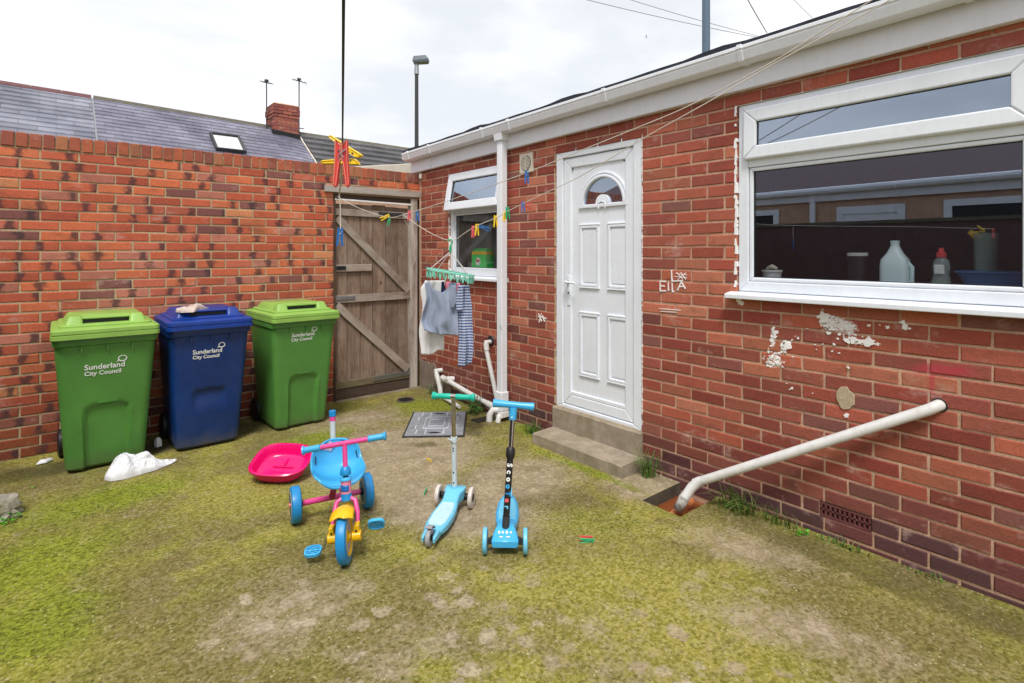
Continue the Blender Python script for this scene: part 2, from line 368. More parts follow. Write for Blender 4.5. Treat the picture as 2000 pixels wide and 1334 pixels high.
def mat_ground():
    m = Mat('mossy_concrete'); p = m.pos()
    w1 = m.noise(p, 1.6, 4, .6); w2 = m.noise(p, 7, 7, .7, .3); w3 = m.noise(p, 55, 6, .75, .5); w4 = m.noise(p, 170, 3, .65)
    g1 = m.n('ShaderNodeTexVoronoi', {'Vector': p, 'Scale': 85.}); g2 = m.n('ShaderNodeTexVoronoi', {'Vector': p, 'Scale': 38.})
    c1 = m.sep(g1.outputs['Color'])[0]; c2 = m.sep(g2.outputs['Color'])[0]
    grit = m.math('ADD', m.math('MULTIPLY', c1, .55), m.math('MULTIPLY', w4, .45))
    # bare concrete: grey-tan with aggregate
    base = m.mix(m.ramp(w2, [(.32, 0.), (.68, 1.)]), (.25, .19, .125), (.44, .355, .26))
    base = m.mix(m.ramp(grit, [(.3, .5), (.6, 0.)]), base, (.19, .15, .085))
    base = m.mix(m.ramp(c2, [(.80, 0.), (.86, .35)]), base, (.55, .48, .36))
    # moss: dark olive to bright yellow green, clumpy
    mv = m.math('ADD', m.math('MULTIPLY', w3, .65), m.math('MULTIPLY', grit, .35))
    mo_y = m.ramp(mv, [(.34, (.12, .108, .014)), (.47, (.240, .220, .032)), (.63, (.40, .345, .10))])
    mo_g = m.ramp(mv, [(.34, (.070, .076, .009)), (.47, (.165, .166, .021)), (.62, (.30, .28, .075))])
    mo_o = m.ramp(mv, [(.34, (.085, .070, .018)), (.47, (.155, .130, .035)), (.64, (.26, .215, .085))])
    moss = m.mix(m.ramp(w1, [(.42, 0.), (.56, 1.)]), mo_y, mo_g)
    moss = m.mix(m.ramp(m.noise(m.mapp(p, loc=(9, 3, 0)), 2.3, 6, .65), [(.44, 1.), (.58, 0.)]), moss, mo_o)
    for q in [(1.95, 1.35, .42, .62, .3), (1.35, 3.2, .25, .25, 0), (.9, 3.7, .35, .3, 0)]: moss = m.mix(m.math('MULTIPLY', m.blob(*q, soft=.7, wob=w2), .85), moss, mo_y)
    for q in [(.55, 2.2, .6, .35, 0), (.9, 2.65, .35, .2, 0), (2.5, .75, .35, .4, 0)]: moss = m.mix(m.math('MULTIPLY', m.blob(*q, soft=.7, wob=w2), .8), moss, mo_o)
    # worn bare areas
    bare = None
    for *q, st in [(1.95, 3.65, .55, .50, .6, 1.15), (1.78, 2.72, .28, .5, .4, .9), (2.3, 2.75, .42, .3, 0, .75), (2.95, 2.15, .26, .22, 0, 1.), (1.0, 1.75, .55, .28, .3, .25),
              (2.68, 1.38, .16, .28, .3, .6), (2.1, 4.6, .5, .3, 0, .6), (.75, 2.35, .3, .22, 0, .5), (2.25, .95, .14, .35, .4, .55), (1.5, 1.3, .4, .25, 0, .2)]:
        k = m.math('MULTIPLY', m.blob(*q, soft=.8, wob=w2), st)
        bare = k if bare is None else m.math('MAXIMUM', bare, k)
    cover = m.math('ADD', m.math('ADD', m.math('MULTIPLY', w2, .75), m.math('MULTIPLY', w3, .55)), m.math('MULTIPLY', bare, .42))
    mask = m.ramp(cover, [(.70, 0.), (.90, 1.)])
    col = m.mix(m.math('MULTIPLY', mask, .82), moss, base)
    col = m.mix(m.ramp(m.noise(m.mapp(p, loc=(5, 1, 0)), 24, 6, .75, .8), [(.54, 0.), (.64, .4)]), col, (.36, .30, .18))
    # pale flakes of exposed stone where the moss has lifted (towards the front)
    wn_ = m.n('ShaderNodeTexNoise', {'Vector': p, 'Scale': 13., 'Detail': 5., 'Roughness': .65}).outputs['Color']
    wp = m.n('ShaderNodeVectorMath', {0: p, 1: m.n('ShaderNodeVectorMath', {0: wn_, 1: (.13, .13, 0)}, operation='MULTIPLY').outputs[0]}, operation='ADD').outputs[0]
    vor = m.n('ShaderNodeTexVoronoi', {'Vector': wp, 'Scale': 9.5, 'Randomness': 1.})
    vd = m.math('ADD', vor.outputs['Distance'], m.math('MULTIPLY', m.math('SUBTRACT', w3, .5), .55))
    vs = m.sep(vor.outputs['Color'])
    area = m.math('MAXIMUM', m.blob(.95, 1.75, .8, .55, .3, .5, w2), m.blob(1.6, 1.05, .8, .5, 0, .5, w2))
    area = m.math('MAXIMUM', area, m.blob(.72, 2.35, .3, .3, 0, .5, w2))
    fl = m.math('MULTIPLY', m.math('MULTIPLY', m.ramp(vd, [(.30, 1.), (.38, 0.)]), m.ramp(vs[0], [(.36, 0.), (.42, 1.)])), area)
    flc = m.mix(m.ramp(grit, [(.3, .5), (.6, 0.)]), m.ramp(vs[1], [(0., (.36, .28, .20)), (1., (.56, .47, .35))]), (.2, .15, .1))
    col = m.mix(m.math('MULTIPLY', fl, .62), col, flc)
    for q in [(.25, 4.1, .4, .2, 0), (1.55, 4.35, .4, .16, .3), (-.1, 3.5, .35, .3, 0), (2.80, 2.62, .04, .5, 0), (2.75, 4.55, .3, .35, 0), (-.05, 2.9, .2, .3, 0), (3.05, 3.45, .1, .2, 0)]:
        col = m.mix(m.math('MULTIPLY', m.blob(*q, soft=.6, wob=w2), .7), col, m.ramp(mv, [(.36, (.05, .075, .002)), (.6, (.26, .31, .015))]))
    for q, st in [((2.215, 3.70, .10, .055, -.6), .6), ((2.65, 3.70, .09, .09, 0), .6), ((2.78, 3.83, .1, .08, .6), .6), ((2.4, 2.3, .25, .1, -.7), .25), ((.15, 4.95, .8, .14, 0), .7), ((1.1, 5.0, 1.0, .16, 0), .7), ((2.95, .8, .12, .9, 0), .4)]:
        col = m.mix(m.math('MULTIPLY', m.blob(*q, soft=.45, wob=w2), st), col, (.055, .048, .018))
    sp = m.n('ShaderNodeTexVoronoi', {'Vector': p, 'Scale': 60.})
    sk = m.math('MULTIPLY', m.ramp(sp.outputs['Distance'], [(.16, 1.), (.26, 0.)]), m.ramp(m.sep(sp.outputs['Color'])[0], [(.82, 0.), (.88, 1.)]))
    col = m.mix(m.math('MULTIPLY', sk, .6), col, (.62, .58, .38))
    m.set(color=col, rough=.92, spec=.2)
    h = m.math('ADD', m.math('ADD', m.math('MULTIPLY', w3, .9), m.math('MULTIPLY', grit, .5)), m.math('MULTIPLY', fl, -.25))
    m.bump(h, .5, .008)
    return m.m
M['ground'] = mat_ground()

def mat_slate(name, c1, c2):
    m = Mat(name); p = m.pos()
    a = m.n('ShaderNodeAttribute', attribute_name='tone').outputs['Color']
    col = m.mix(m.ramp(m.noise(m.mapp(p, (1, 1, .35)), 1.6, 5, .6), [(.35, 0.), (.65, 1.)]), c1, c2)
    col = m.mix(1., col, a, 'MULTIPLY')
    m.set(color=col, rough=.42, spec=.45); m.bump(m.noise(p, 30, 4, .6), .3, .01)
    return m.m
M['slate'] = mat_slate('slate_lilac', (.13, .125, .17), (.22, .215, .27))
M['slate_l'] = mat_slate('slate_grey', (.14, .145, .185), (.25, .255, .30))
M['tile_dark'] = mat_slate('tile_brown_grey', (.055, .052, .055), (.11, .105, .11))
M['ridge'] = mat_concrete('ridge_grey', (.10, .09, .075), (.17, .155, .13), .3)
M['ridge_red'] = mat_concrete('ridge_red', (.13, .06, .065), (.20, .09, .09))
M['felt'] = mat_concrete('roof_felt', (.02, .021, .03), (.045, .047, .065))

def mat_glass(name, refl=.2, tint=(.95, .97, .98), rc=(.75, .85, 1.)):
    m = Mat(name); t = m.t; t.nodes.remove(m.b)
    tr = m.n('ShaderNodeBsdfTransparent', {'Color': (*tint, 1)}); gl = m.n('ShaderNodeBsdfGlossy', {'Color': (*rc, 1), 'Roughness': .004})
    lw = m.n('ShaderNodeLayerWeight', {'Blend': .35})
    f = m.n('ShaderNodeMapRange', {'Value': lw.outputs['Facing'], 'From Min': 0., 'From Max': 1., 'To Min': refl, 'To Max': min(1, refl * 2.4)}).outputs[0]
    mxs = m.n('ShaderNodeMixShader', {0: f, 1: tr.outputs[0], 2: gl.outputs[0]})
    t.links.new(mxs.outputs[0], m.out.inputs[0]); return m.m
M['glass'] = mat_glass('window_glass', .205)
M['glass_sky'] = mat_glass('tilted_window_glass', .30, (.5, .55, .6))
def mat_clear(name, c, a, rough=.25):
    m = Mat(name); m.set(color=c, rough=rough, alpha=a); return m.m
def mat_cloth(name, c1, c2=None, stripes=None, sc=14):
    m = Mat(name); p = m.pos()
    col = m.ramp(m.noise(p, sc, 4, .6), [(.3, tuple(x * .88 for x in c1)), (.7, c1)])
    if stripes:
        uv = m.sep(m.n('ShaderNodeUVMap', uv_map='UVMap').outputs[0])
        s1 = m.math('FRACT', m.math('MULTIPLY', uv[1], stripes))
        col = m.mix(m.ramp(s1, [(.0, 1.), (.38, 1.), (.46, 0.), (.9, 0.), (1., 1.)]), col, c2)
    m.set(color=col, rough=.95, spec=.1); m.bump(m.noise(p, 500, 2), .25, .001)
    return m.m
M['cl_white'] = mat_cloth('white_cotton', (.78, .78, .78)); M['cl_grey'] = mat_cloth('blue_grey_jersey', (.30, .35, .46))
M['cl_stripe'] = mat_cloth('striped_jersey', (.10, .13, .30), (.52, .58, .68), 46)
M['cl_pink'] = mat_cloth('pink_cotton', (.75, .25, .38)); M['cl_navy'] = mat_cloth('navy_cotton', (.02, .03, .08)); M['cl_lilac'] = mat_cloth('lilac_cotton', (.55, .52, .62))
M['cl_sock'] = mat_cloth('dirty_white_cotton', (.60, .50, .44), sc=40)
def mat_bag():
    m = Mat('thin_plastic_film'); p = m.pos()
    m.set(color=m.ramp(m.noise(p, 12, 4, .6), [(.3, (.84, .84, .90)), (.7, (.92, .93, .97))]), rough=.32, spec=.6, sss=0.)
    m.bump(m.noise(m.mapp(p, (1, 1, 1)), 30, 5, .6, 2.2), .35, .012)
    tr = m.n('ShaderNodeBsdfTranslucent', {'Color': (.75, .76, .86, 1)}); ms = m.n('ShaderNodeMixShader', {0: .12, 1: m.b.outputs[0], 2: tr.outputs[0]})
    m.t.links.new(ms.outputs[0], m.out.inputs[0]); return m.m
M['bag'] = mat_bag()
M['grass'] = plastic('grass_blade', (.09, .19, .022), .6, .3, 0, 60)
M['grass2'] = plastic('dry_grass_blade', (.22, .22, .07), .7, .3, 0, 60)
M['weed'] = plastic('weed_leaf', (.06, .17, .02), .55, .35, 0, 70)
M['leaf_bright'] = plastic('seedling_leaf', (.08, .36, .01), .5, .15, 0, 70)
M['terracotta'] = mat_concrete('wet_terracotta', (.48, .13, .04), (.72, .30, .12))
M['paint_white'] = plastic('flaked_white_paint', (.90, .89, .88), .6, .04)
M['paint_red'] = plastic('pink_red_paint', (.50, .045, .065), .7, .12, 0, 30)
M['plug'] = mat_concrete('mortar_plug', (.42, .32, .2), (.60, .50, .36))
M['iron'] = mat_concrete('galvanised_cover', (.20, .21, .23), (.36, .37, .41))
M['iron_hi'] = mat_concrete('galvanised_rib_lit', (.48, .50, .55), (.68, .70, .76))  # paler copy of the cover metal, painting the embossed ribs as lit relief
M['terra_dark'] = mat_concrete('airbrick_clay', (.13, .045, .045), (.20, .07, .065))
M['plaster'] = plastic('interior_plaster', (.62, .62, .60), .9, .1)
M['room_brown'] = plastic('kitchen_cabinet', (.10, .05, .05), .5, .1)
M['room_floor'] = plastic('interior_floor', (.07, .055, .05), .7, .1)

# ================================================================== GROUND
def lines(a, b, step, extra):
    xs = [a + k * (b - a) / round((b - a) / step) for k in range(round((b - a) / step) + 1)]
    for e in extra:
        k = min(range(len(xs)), key=lambda i: abs(xs[i] - e)); xs[k] = e
    return xs
HOLES = [(2.715, 3.13, 1.765, 2.03), (2.83, 3.06, 3.86, 3.99)]       # gully pit, small square gully
gx = [-300, -60, -15, -4, -2.2] + lines(-1.3, 3.13, .028, [2.715, 3.13, 2.83, 3.06]) + [3.6, 6, 20, 70, 300]
gy = [-300, -60, -15, -5, -1.5] + lines(-.6, 5.34, .028, [1.765, 2.03, 3.86, 3.99]) + [5.6, 7, 12, 30, 90, 300]
def gz(x, y):
    if not (-1.25 < x < 3.2 and -.55 < y < 5.4): return 0
    for a, b, c, d in HOLES:
        if a - .02 < x < b + .02 and c - .02 < y < d + .02: return 0
    v = noise.noise((x * 1.3, y * 1.3, 0)) * .007 + noise.noise((x * 9, y * 9, 3)) * .0022 + noise.noise((x * 26, y * 26, 5)) * .0016
    e = min(1, (x + 1.25) / .3, (3.2 - x) / .12 + .25, (y + .55) / .3)
    return v * max(0, e)
g = MB(); idx = {}
for j, y in enumerate(gy):
    for i, x in enumerate(gx):
        idx[i, j] = len(g.v); g.v.append((x, y, gz(x, y)))
for j in range(len(gy) - 1):
    for i in range(len(gx) - 1):
        mx_, my_ = (gx[i] + gx[i + 1]) / 2, (gy[j] + gy[j + 1]) / 2
        if any(a < mx_ < b and c < my_ < d for a, b, c, d in HOLES): continue
        g.f.append([idx[i, j], idx[i + 1, j], idx[i + 1, j + 1], idx[i, j + 1]])
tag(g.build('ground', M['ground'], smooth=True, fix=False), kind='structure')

# loose grit and crumbs of mortar, densest along the foot of the walls
rg = random.Random(17); gm = [MB(), MB()]
for k in range(5200):
    q = rg.random()
    if q < .22: x, y = 3.10 - abs(rg.gauss(0, .10)), rg.uniform(-.2, 5.25)
    elif q < .34: x, y = rg.uniform(-.6, 3.1), 5.31 - abs(rg.gauss(0, .12))
    else: x, y = rg.uniform(-.9, 3.1), rg.uniform(.4, 5.3)
    if any(a - .01 < x < b + .01 and c - .01 < y < d + .01 for a, b, c, d in HOLES) or (x > 2.85 and 2.28 < y < 3.2): continue
    r_ = .0012 + .0032 * rg.random() ** 2.2; a0 = rg.random() * 6; z = gz(x, y); m_ = gm[rg.random() < .4]
    base = [m_.av((x + r_ * (.6 + .6 * rg.random()) * cos(a0 + i * 1.57), y + r_ * (.6 + .6 * rg.random()) * sin(a0 + i * 1.57), z - .001)) for i in range(4)]
    top = m_.av((x + r_ * .2, y, z + r_ * (.6 + .5 * rg.random())))
    for i in range(4): m_.f.append([base[i], base[(i + 1) % 4], top])
tag(gm[0].build('grit', M['stone'], fix=False), 'fine pale grit scattered over the mossy yard', 'grit', kind='stuff')
tag(gm[1].build('crumbs', M['concrete_dark'], fix=False), 'fine dark crumbs scattered over the mossy yard', 'crumbs', kind='stuff')
def pit(name, label, cat, h, depth_, wallm, floorm, chan=False):
    a, b, c, d = h
    t = thing(name, label, cat, ((a + b) / 2, (c + d) / 2, -depth_))
    x, y = (b - a) / 2, (d - c) / 2
    wl = MB()
    # four walls set just outside the opening, their tops level with the slab
    wl.box(-x - .03, -x, -y - .03, y + .03, -.02, depth_ - .002); wl.box(x, x + .03, -y - .03, y + .03, -.02, depth_ - .002)
    wl.box(-x, x, -y - .03, -y, -.02, depth_ - .002); wl.box(-x, x, y, y + .03, -.02, depth_ - .002)
    wl.build('pit_wall', wallm, t)
    MB().box(-x, x, -y, y, -.03, 0).build('pit_floor', floorm, t)
    if chan:
        c1 = MB(); c1.tube([(-x, -.02, .0), (-.02, .0, .012), (x - .05, .05, .0)], [.03, .035, .045], 10)
        c1.build('clay_channel', M['terracotta'], t, smooth=True)
        MB().box(-x + .01, x - .08, -y + .004, -y + .05, 0, .035, (.02, .0)).build('clay_channel', M['terracotta'], t)
    return t
t = pit('drain_pit', 'square open drain pit with wet orange clay floor below the slanting pipe', 'drain pit', HOLES[0], .095, M['concrete_dark'], M['terracotta'], True)
wm = Mat('murky_water'); wm.set(color=(.30, .09, .03), rough=.06, spec=.6, alpha=.55)
MB().box(-.19, .19, -.128, .128, .014, .02).build('water', wm.m, t)
pit('gully', 'small dark square gully in the moss beside the downpipe foot', 'drain', HOLES[1], .10, M['concrete_dark'], M['concrete_dark'])
t = thing('drain_cover', 'small round dark drain opening in the ground before the gate', 'drain', (2.71, 4.93, .004))
MB().lathe([(.0, .001), (.066, .001), (.07, .004), (.085, .006), (.09, .0), (.09, -.01), (0, -.01)]).build('ring', M['concrete_dark'], t, smooth=True)
k = MB()
for i in range(-3, 4): k.box(i * .018 - .005, i * .018 + .005, -.055, .055, .003, .008)
k.build('grate', M['black'], t)

# manhole cover
t = thing('manhole_cover', 'grey metal manhole cover with embossed rectangles set in the mossy concrete', 'manhole cover', (2.545, 4.07, .006), radians(53))
Lx, Ly = .325, .237
MB().box(-Lx, Lx, -Ly, Ly, -.02, .008).build('cover_plate', M['iron'], t, bevel=.002)
f = MB()
for a, b, c, d in ((-Lx - .014, -Lx - .004, -Ly - .014, Ly + .014), (Lx + .004, Lx + .014, -Ly - .014, Ly + .014), (-Lx - .004, Lx + .004, -Ly - .014, -Ly - .004), (-Lx - .004, Lx + .004, Ly + .004, Ly + .014)):
    f.box(a, b, c, d, -.02, .005)
f.build('cover_frame', M['dark_metal'], t)
e = MB()
for sx, sy in ((.09, .06), (.15, .10)):
    for a, b, c, d in ((-sx, sx, sy, sy + .008), (-sx, sx, -sy - .008, -sy), (-sx - .008, -sx, -sy - .008, sy + .008), (sx, sx + .008, -sy - .008, sy + .008)):
        e.box(a, b, c, d, .008, .0125, (.002, .002))
for i in range(-2, 3):
    if i: e.box(-.29, -.19, i * .075 - .006, i * .075 + .006, .008, .012, (.002, .002)); e.box(.19, .29, i * .075 - .006, i * .075 + .006, .008, .012, (.002, .002))
for y in (-.17, .17): e.box(-.16, -.07, y - .005, y + .005, .008, .012); e.box(.07, .16, y - .005, y + .005, .008, .012)
e.build('embossed_rib', M['iron_hi'], t)
for x in (-.265, .265):
    MB().tube([(x, -.06, .0072), (x, -.02, .0085), (x, .02, .0085), (x, .06, .0072)], [.004, .018, .018, .004], 10, flat=.18).build('lifting_slot', M['black'], t)

# ================================================================== BRICKWORK
RB = random.Random(7)
def brick_geo(Lb, Hb, rnd, dep=.06):
    c = .0045; x, z = Lb / 2, Hb / 2
    J = lambda k: (rnd.random() - .5) * k
    o = [[-x + J(.004), 0, -z + J(.003)], [x + J(.004), 0, -z + J(.003)], [x + J(.004), 0, z + J(.003)], [-x + J(.004), 0, z + J(.003)]]
    y = J(.003)
    outer = [(p[0], c + y, p[2]) for p in o]; back = [(p[0], dep, p[2]) for p in o]
    # front face outline with a mid point on the long edges, so that edges are not ruler-straight
    inn = []
    for k, (sx, sz) in enumerate(((1, 1), (-1, 1), (-1, -1), (1, -1))):
        inn.append((o[k][0] + sx * c * (1 + J(.8)), y + J(.0015), o[k][2] + sz * c * (1 + J(.8))))
    v = outer + back + inn
    m1 = ((inn[0][0] + inn[1][0]) / 2, y + J(.001), inn[0][2] + J(.002)); m2 = ((inn[2][0] + inn[3][0]) / 2, y + J(.001), inn[2][2] + J(.002))
    o1 = (m1[0], c + y, o[0][2] + J(.003)); o2 = (m2[0], c + y, o[2][2] + J(.003))
    v += [m1, m2, o1, o2]
    f = [(8, 12, 13, 11), (12, 9, 10, 13), (0, 14, 12, 8), (14, 1, 9, 12), (1, 2, 10, 9), (2, 15, 13, 10), (15, 3, 11, 13), (3, 0, 8, 11),
         (0, 4, 5, 1, 14), (1, 5, 6, 2), (2, 6, 7, 3, 15), (3, 7, 4, 0)]
    return v, f
def uv_local(m):
    u = m.uv_layers.new(name='UVMap')
    for lp in m.loops:
        co = m.vertices[lp.vertex_index].co; u.data[lp.index].uv = (co.x, co.z)
BC = {}
def brick_mesh(Lb, Hb, mat, nvar=6, dep=.06):
    key = (round(Lb, 3), round(Hb, 3), mat.name, RB.randrange(nvar), dep)
    if key not in BC:
        v, f = brick_geo(Lb, Hb, RB, dep); m = bpy.data.meshes.new('brick'); m.from_pydata(v, [], f); m.materials.append(mat); uv_local(m); BC[key] = m
    return BC[key]
class Joined:
    def __init__(s): s.v = []; s.f = []; s.uv = []; s.tone = []
    def add(s, geo, xf, tone):
        v, f = geo; n = len(s.v)
        s.v += [tuple(xf @ Vector(p)) for p in v]
        for q in f:
            s.f.append([n + k for k in q]); s.uv += [(v[k][0], v[k][2]) for k in q]; s.tone += [tone] * len(q)
    def build(s, name, mat, parent, kind='stuff'):
        m = bpy.data.meshes.new(name); m.from_pydata(s.v, [], s.f); m.materials.append(mat)
        m.color_attributes.new('tone', 'FLOAT_COLOR', 'CORNER'); m.uv_layers.new(name='UVMap')
        m.uv_layers['UVMap'].data.foreach_set('uv', [x for q in s.uv for x in q])
        m.color_attributes['tone'].data.foreach_set('color', [x for c in s.tone for x in (*c, 1)[:4]])
        o = bpy.data.objects.new(name, m); COL.objects.link(o)
        if parent: o.parent = parent
        if kind: o['kind'] = kind
        return o
def lay_courses(s0, s1, z0, zh, n, openings, pitch=.2255, phase=0., jt=.0112):
    # list of (s centre, z centre, length, height)
    res = []
    for k in range(n):
        za, zb = z0 + k * zh, z0 + (k + 1) * zh - jt
        free = [(s0, s1)]
        for a, b, c, d in openings:
            if c < (za + zb) / 2 < d:
                free = [q for x, y in free for q in ((x, min(y, a)), (max(x, b), y)) if q[1] - q[0] > .02]
        for x, y in free:
            off = phase + (pitch / 2 if k % 2 else 0)
            cuts = [off + i * pitch for i in range(math.floor((x - off) / pitch), math.ceil((y - off) / pitch) + 1)]
            cuts = [x] + [c for c in cuts if x + .07 < c < y - .07] + [y]
            for a, b in zip(cuts, cuts[1:]):
                la = a + (jt / 2 if a > x + 1e-4 else (0 if x > s0 + 1e-4 else 0)); lb = b - (jt / 2 if b < y - 1e-4 else 0)
                res.append(((la + lb) / 2, (za + zb) / 2, lb - la, zb - za, k))
    return res
def mortar_face(plane_pt, openings, s0, s1, z0, z1, thick, to_world):
    ss = sorted({s0, s1, *[v for o in openings for v in o[:2] if s0 < v < s1]}); zs = sorted({z0, z1, *[v for o in openings for v in o[2:] if z0 < v < z1]})
    inside = lambda i, j: 0 <= i < len(ss) - 1 and 0 <= j < len(zs) - 1 and not any(a < (ss[i] + ss[i + 1]) / 2 < b and c < (zs[j] + zs[j + 1]) / 2 < d for a, b, c, d in openings)
    m = MB()
    for i in range(len(ss) - 1):
        for j in range(len(zs) - 1):
            if not inside(i, j): continue
            a, b, c, d = ss[i], ss[i + 1], zs[j], zs[j + 1]; T = thick
            q = lambda *P: m.poly([to_world(*p) for p in P])
            q((a, 0, c), (b, 0, c), (b, 0, d), (a, 0, d)); q((a, T, c), (a, T, d), (b, T, d), (b, T, c))
            if not inside(i - 1, j): q((a, 0, c), (a, 0, d), (a, T, d), (a, T, c))
            if not inside(i + 1, j): q((b, 0, c), (b, T, c), (b, T, d), (b, 0, d))
            if not inside(i, j - 1): q((a, 0, c), (a, T, c), (b, T, c), (b, 0, c))
            if not inside(i, j + 1): q((a, 0, d), (b, 0, d), (b, T, d), (a, T, d))
    return m
def bricks_out(root, items, loc_of, rz, mi, mj, limit=300, dep=.06, name='brick'):
    # items: (s, z, L, H, colour); the 300 that show largest become parts, the rest one joined part
    def score(it):
        p = loc_of(it[0], it[1]); return (it[2] / max(.5, depth(p)) ** 2) if in_view(p) else -1
    items = sorted(items, key=score, reverse=True)
    J = Joined()
    for n, it in enumerate(items):
        p = loc_of(it[0], it[1])
        if n < limit and score(it) > 0: link_mesh(name, brick_mesh(it[2], it[3], mi, dep=dep), root, p, (0, 0, rz), it[4])
        else: J.add(brick_geo(it[2], it[3], RB, dep), Matrix.Translation(p) @ Matrix.Rotation(rz, 4, 'Z'), it[4])
    if J.v: J.build('far_brickwork', mj, root)

# ---- boundary wall along y = 5.33
BY = 5.33
bw = thing('boundary_wall', 'orange red brick yard wall with brick on edge coping behind the wheelie bins', 'wall', (0, 0, 0))
gate_open = (2.125, 3.118, -.2, 2.085)
def col_back(z):
    r = RB.random()
    b = RB.choice([(.50, .120, .060), (.46, .105, .055), (.54, .145, .066), (.42, .095, .052), (.56, .165, .075), (.47, .125, .075)])
    if r < .07: b = (.22, .085, .075)
    elif r < .10: b = (.55, .22, .10)
    elif r < .2: b = (.46, .17, .12)
    if z < .62: b = tuple(x * (.36 + .64 * z / .62) for x in b)            # lower courses darkened: damp brick, with shade at the wall foot painted in
    v = .84 + .30 * RB.random()
    al = RB.choice([-.088, .088, -.07, .06, 0, .09, .5, .5, .5, .5]) + (RB.random() - .5) * .09
    return (b[0] * v, b[1] * v, b[2] * v, al)
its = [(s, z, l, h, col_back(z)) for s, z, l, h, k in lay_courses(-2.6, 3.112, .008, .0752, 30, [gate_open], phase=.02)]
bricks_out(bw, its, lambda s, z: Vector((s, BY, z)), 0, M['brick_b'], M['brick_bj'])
mortar_face(None, [gate_open], -2.6, 3.112, -.1, 2.262, .2, lambda s, t, z: (s, BY + .0052 + t, z)).build('mortar', M['mortar_b'], bw)
ncop = int((3.10 + 2.6) / .0757)
J = Joined()
for k in range(ncop):
    s = 3.10 - .0378 - k * .0757; p = Vector((s, BY - .006 + (RB.random() - .5) * .006, 2.318 + (RB.random() - .5) * .008))
    c = RB.choice([(.36, .105, .06), (.30, .09, .06), (.42, .12, .06), (.24, .085, .06), (.40, .16, .08)]); c = (*c, .5)
    if in_view(p): link_mesh('coping_brick', brick_mesh(.0665, .105, M['brick_b'], 8, .215), bw, p, (0, (RB.random() - .5) * .05, 0), c)
    else: J.add(brick_geo(.0665, .105, RB, .215), Matrix.Translation(p), c)
if J.v: J.build('far_coping', M['brick_bj'], bw)
MB().box(-2.6, 3.10, BY + .004, BY + .20, 2.262, 2.352).build('coping_mortar', M['mortar_b'], bw)

# ================================================================== HOUSE
HX = 3.12
house = thing('brick_house', 'single-storey red brick house with white door, white gutter and two white windows', 'house', (0, 0, 0))
DOOR = (2.337, 3.188, -.2, 2.326); SWIN = (3.82, 4.752, 1.238, 2.306); KWIN = (.305, 1.645, 1.238, 2.3705); AIR = (.944, 1.187, .095, .178)
SOFF = [DOOR, SWIN, KWIN, AIR]
# work in s = -Y so that s runs to the right as seen from the yard
neg = [(-b, -a, c, d) for a, b, c, d in SOFF]
def col_house(z, s):
    b = RB.choice([(.31, .078, .052), (.35, .09, .058), (.39, .105, .066), (.27, .066, .046), (.45, .14, .085), (.33, .082, .055), (.42, .12, .07), (.29, .07, .052)])
    r = RB.random()
    if r < .06: b = (.22, .075, .062)
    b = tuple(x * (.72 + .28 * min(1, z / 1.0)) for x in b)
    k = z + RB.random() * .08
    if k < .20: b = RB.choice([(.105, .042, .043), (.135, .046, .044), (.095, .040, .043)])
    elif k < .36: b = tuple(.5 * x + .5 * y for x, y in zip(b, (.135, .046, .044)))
    v = .80 + .38 * RB.random(); w_ = .9 + .35 * RB.random()
    return (b[0] * v, b[1] * v * w_, b[2] * v * w_, .5)
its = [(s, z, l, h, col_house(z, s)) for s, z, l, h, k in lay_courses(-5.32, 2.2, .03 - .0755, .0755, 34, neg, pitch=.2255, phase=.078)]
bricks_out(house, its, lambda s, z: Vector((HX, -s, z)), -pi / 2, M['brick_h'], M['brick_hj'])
mortar_face(None, neg, -5.32, 2.2, -.12, 2.56, .12, lambda s, t, z: (HX + .0048 + t, -s, z)).build('mortar', M['mortar_h'], house)

# interior (dark rooms seen through the panes)
rm = MB(); XI = HX + .1275
rm.box(XI, 7, -2.3, -2.2, 0, 2.55); rm.box(XI, 7, 5.32, 5.42, 0, 2.55); rm.box(7, 7.1, -2.3, 5.42, 0, 2.55); rm.box(XI + .3, 7, 3.45, 3.55, 0, 2.50); rm.box(3.72, 3.8, 3.55, 5.32, 0, 2.5)  # last box: pale wall close behind the small window, added to brighten that room
rm.build('room_wall', M['plaster'], house)
MB().box(XI, 7, -2.2, 5.32, 0, .06).build('room_floor', M['room_floor'], house)
MB().box(XI, 7, -2.2, 5.32, 2.50, 2.56).build('room_ceiling', M['plaster'], house)
cb = MB(); cb.box(5.2, 5.4, -2.2, 3.45, .06, 2.48)
for k in range(9): cb.box(5.18, 5.2, -1.6 + k * .5, -1.16 + k * .5, .2, .9); cb.box(5.18, 5.2, -1.6 + k * .5, -1.16 + k * .5, 1.45, 2.1)
cb.build('kitchen_cabinet', M['room_brown'], house, bevel=.004)

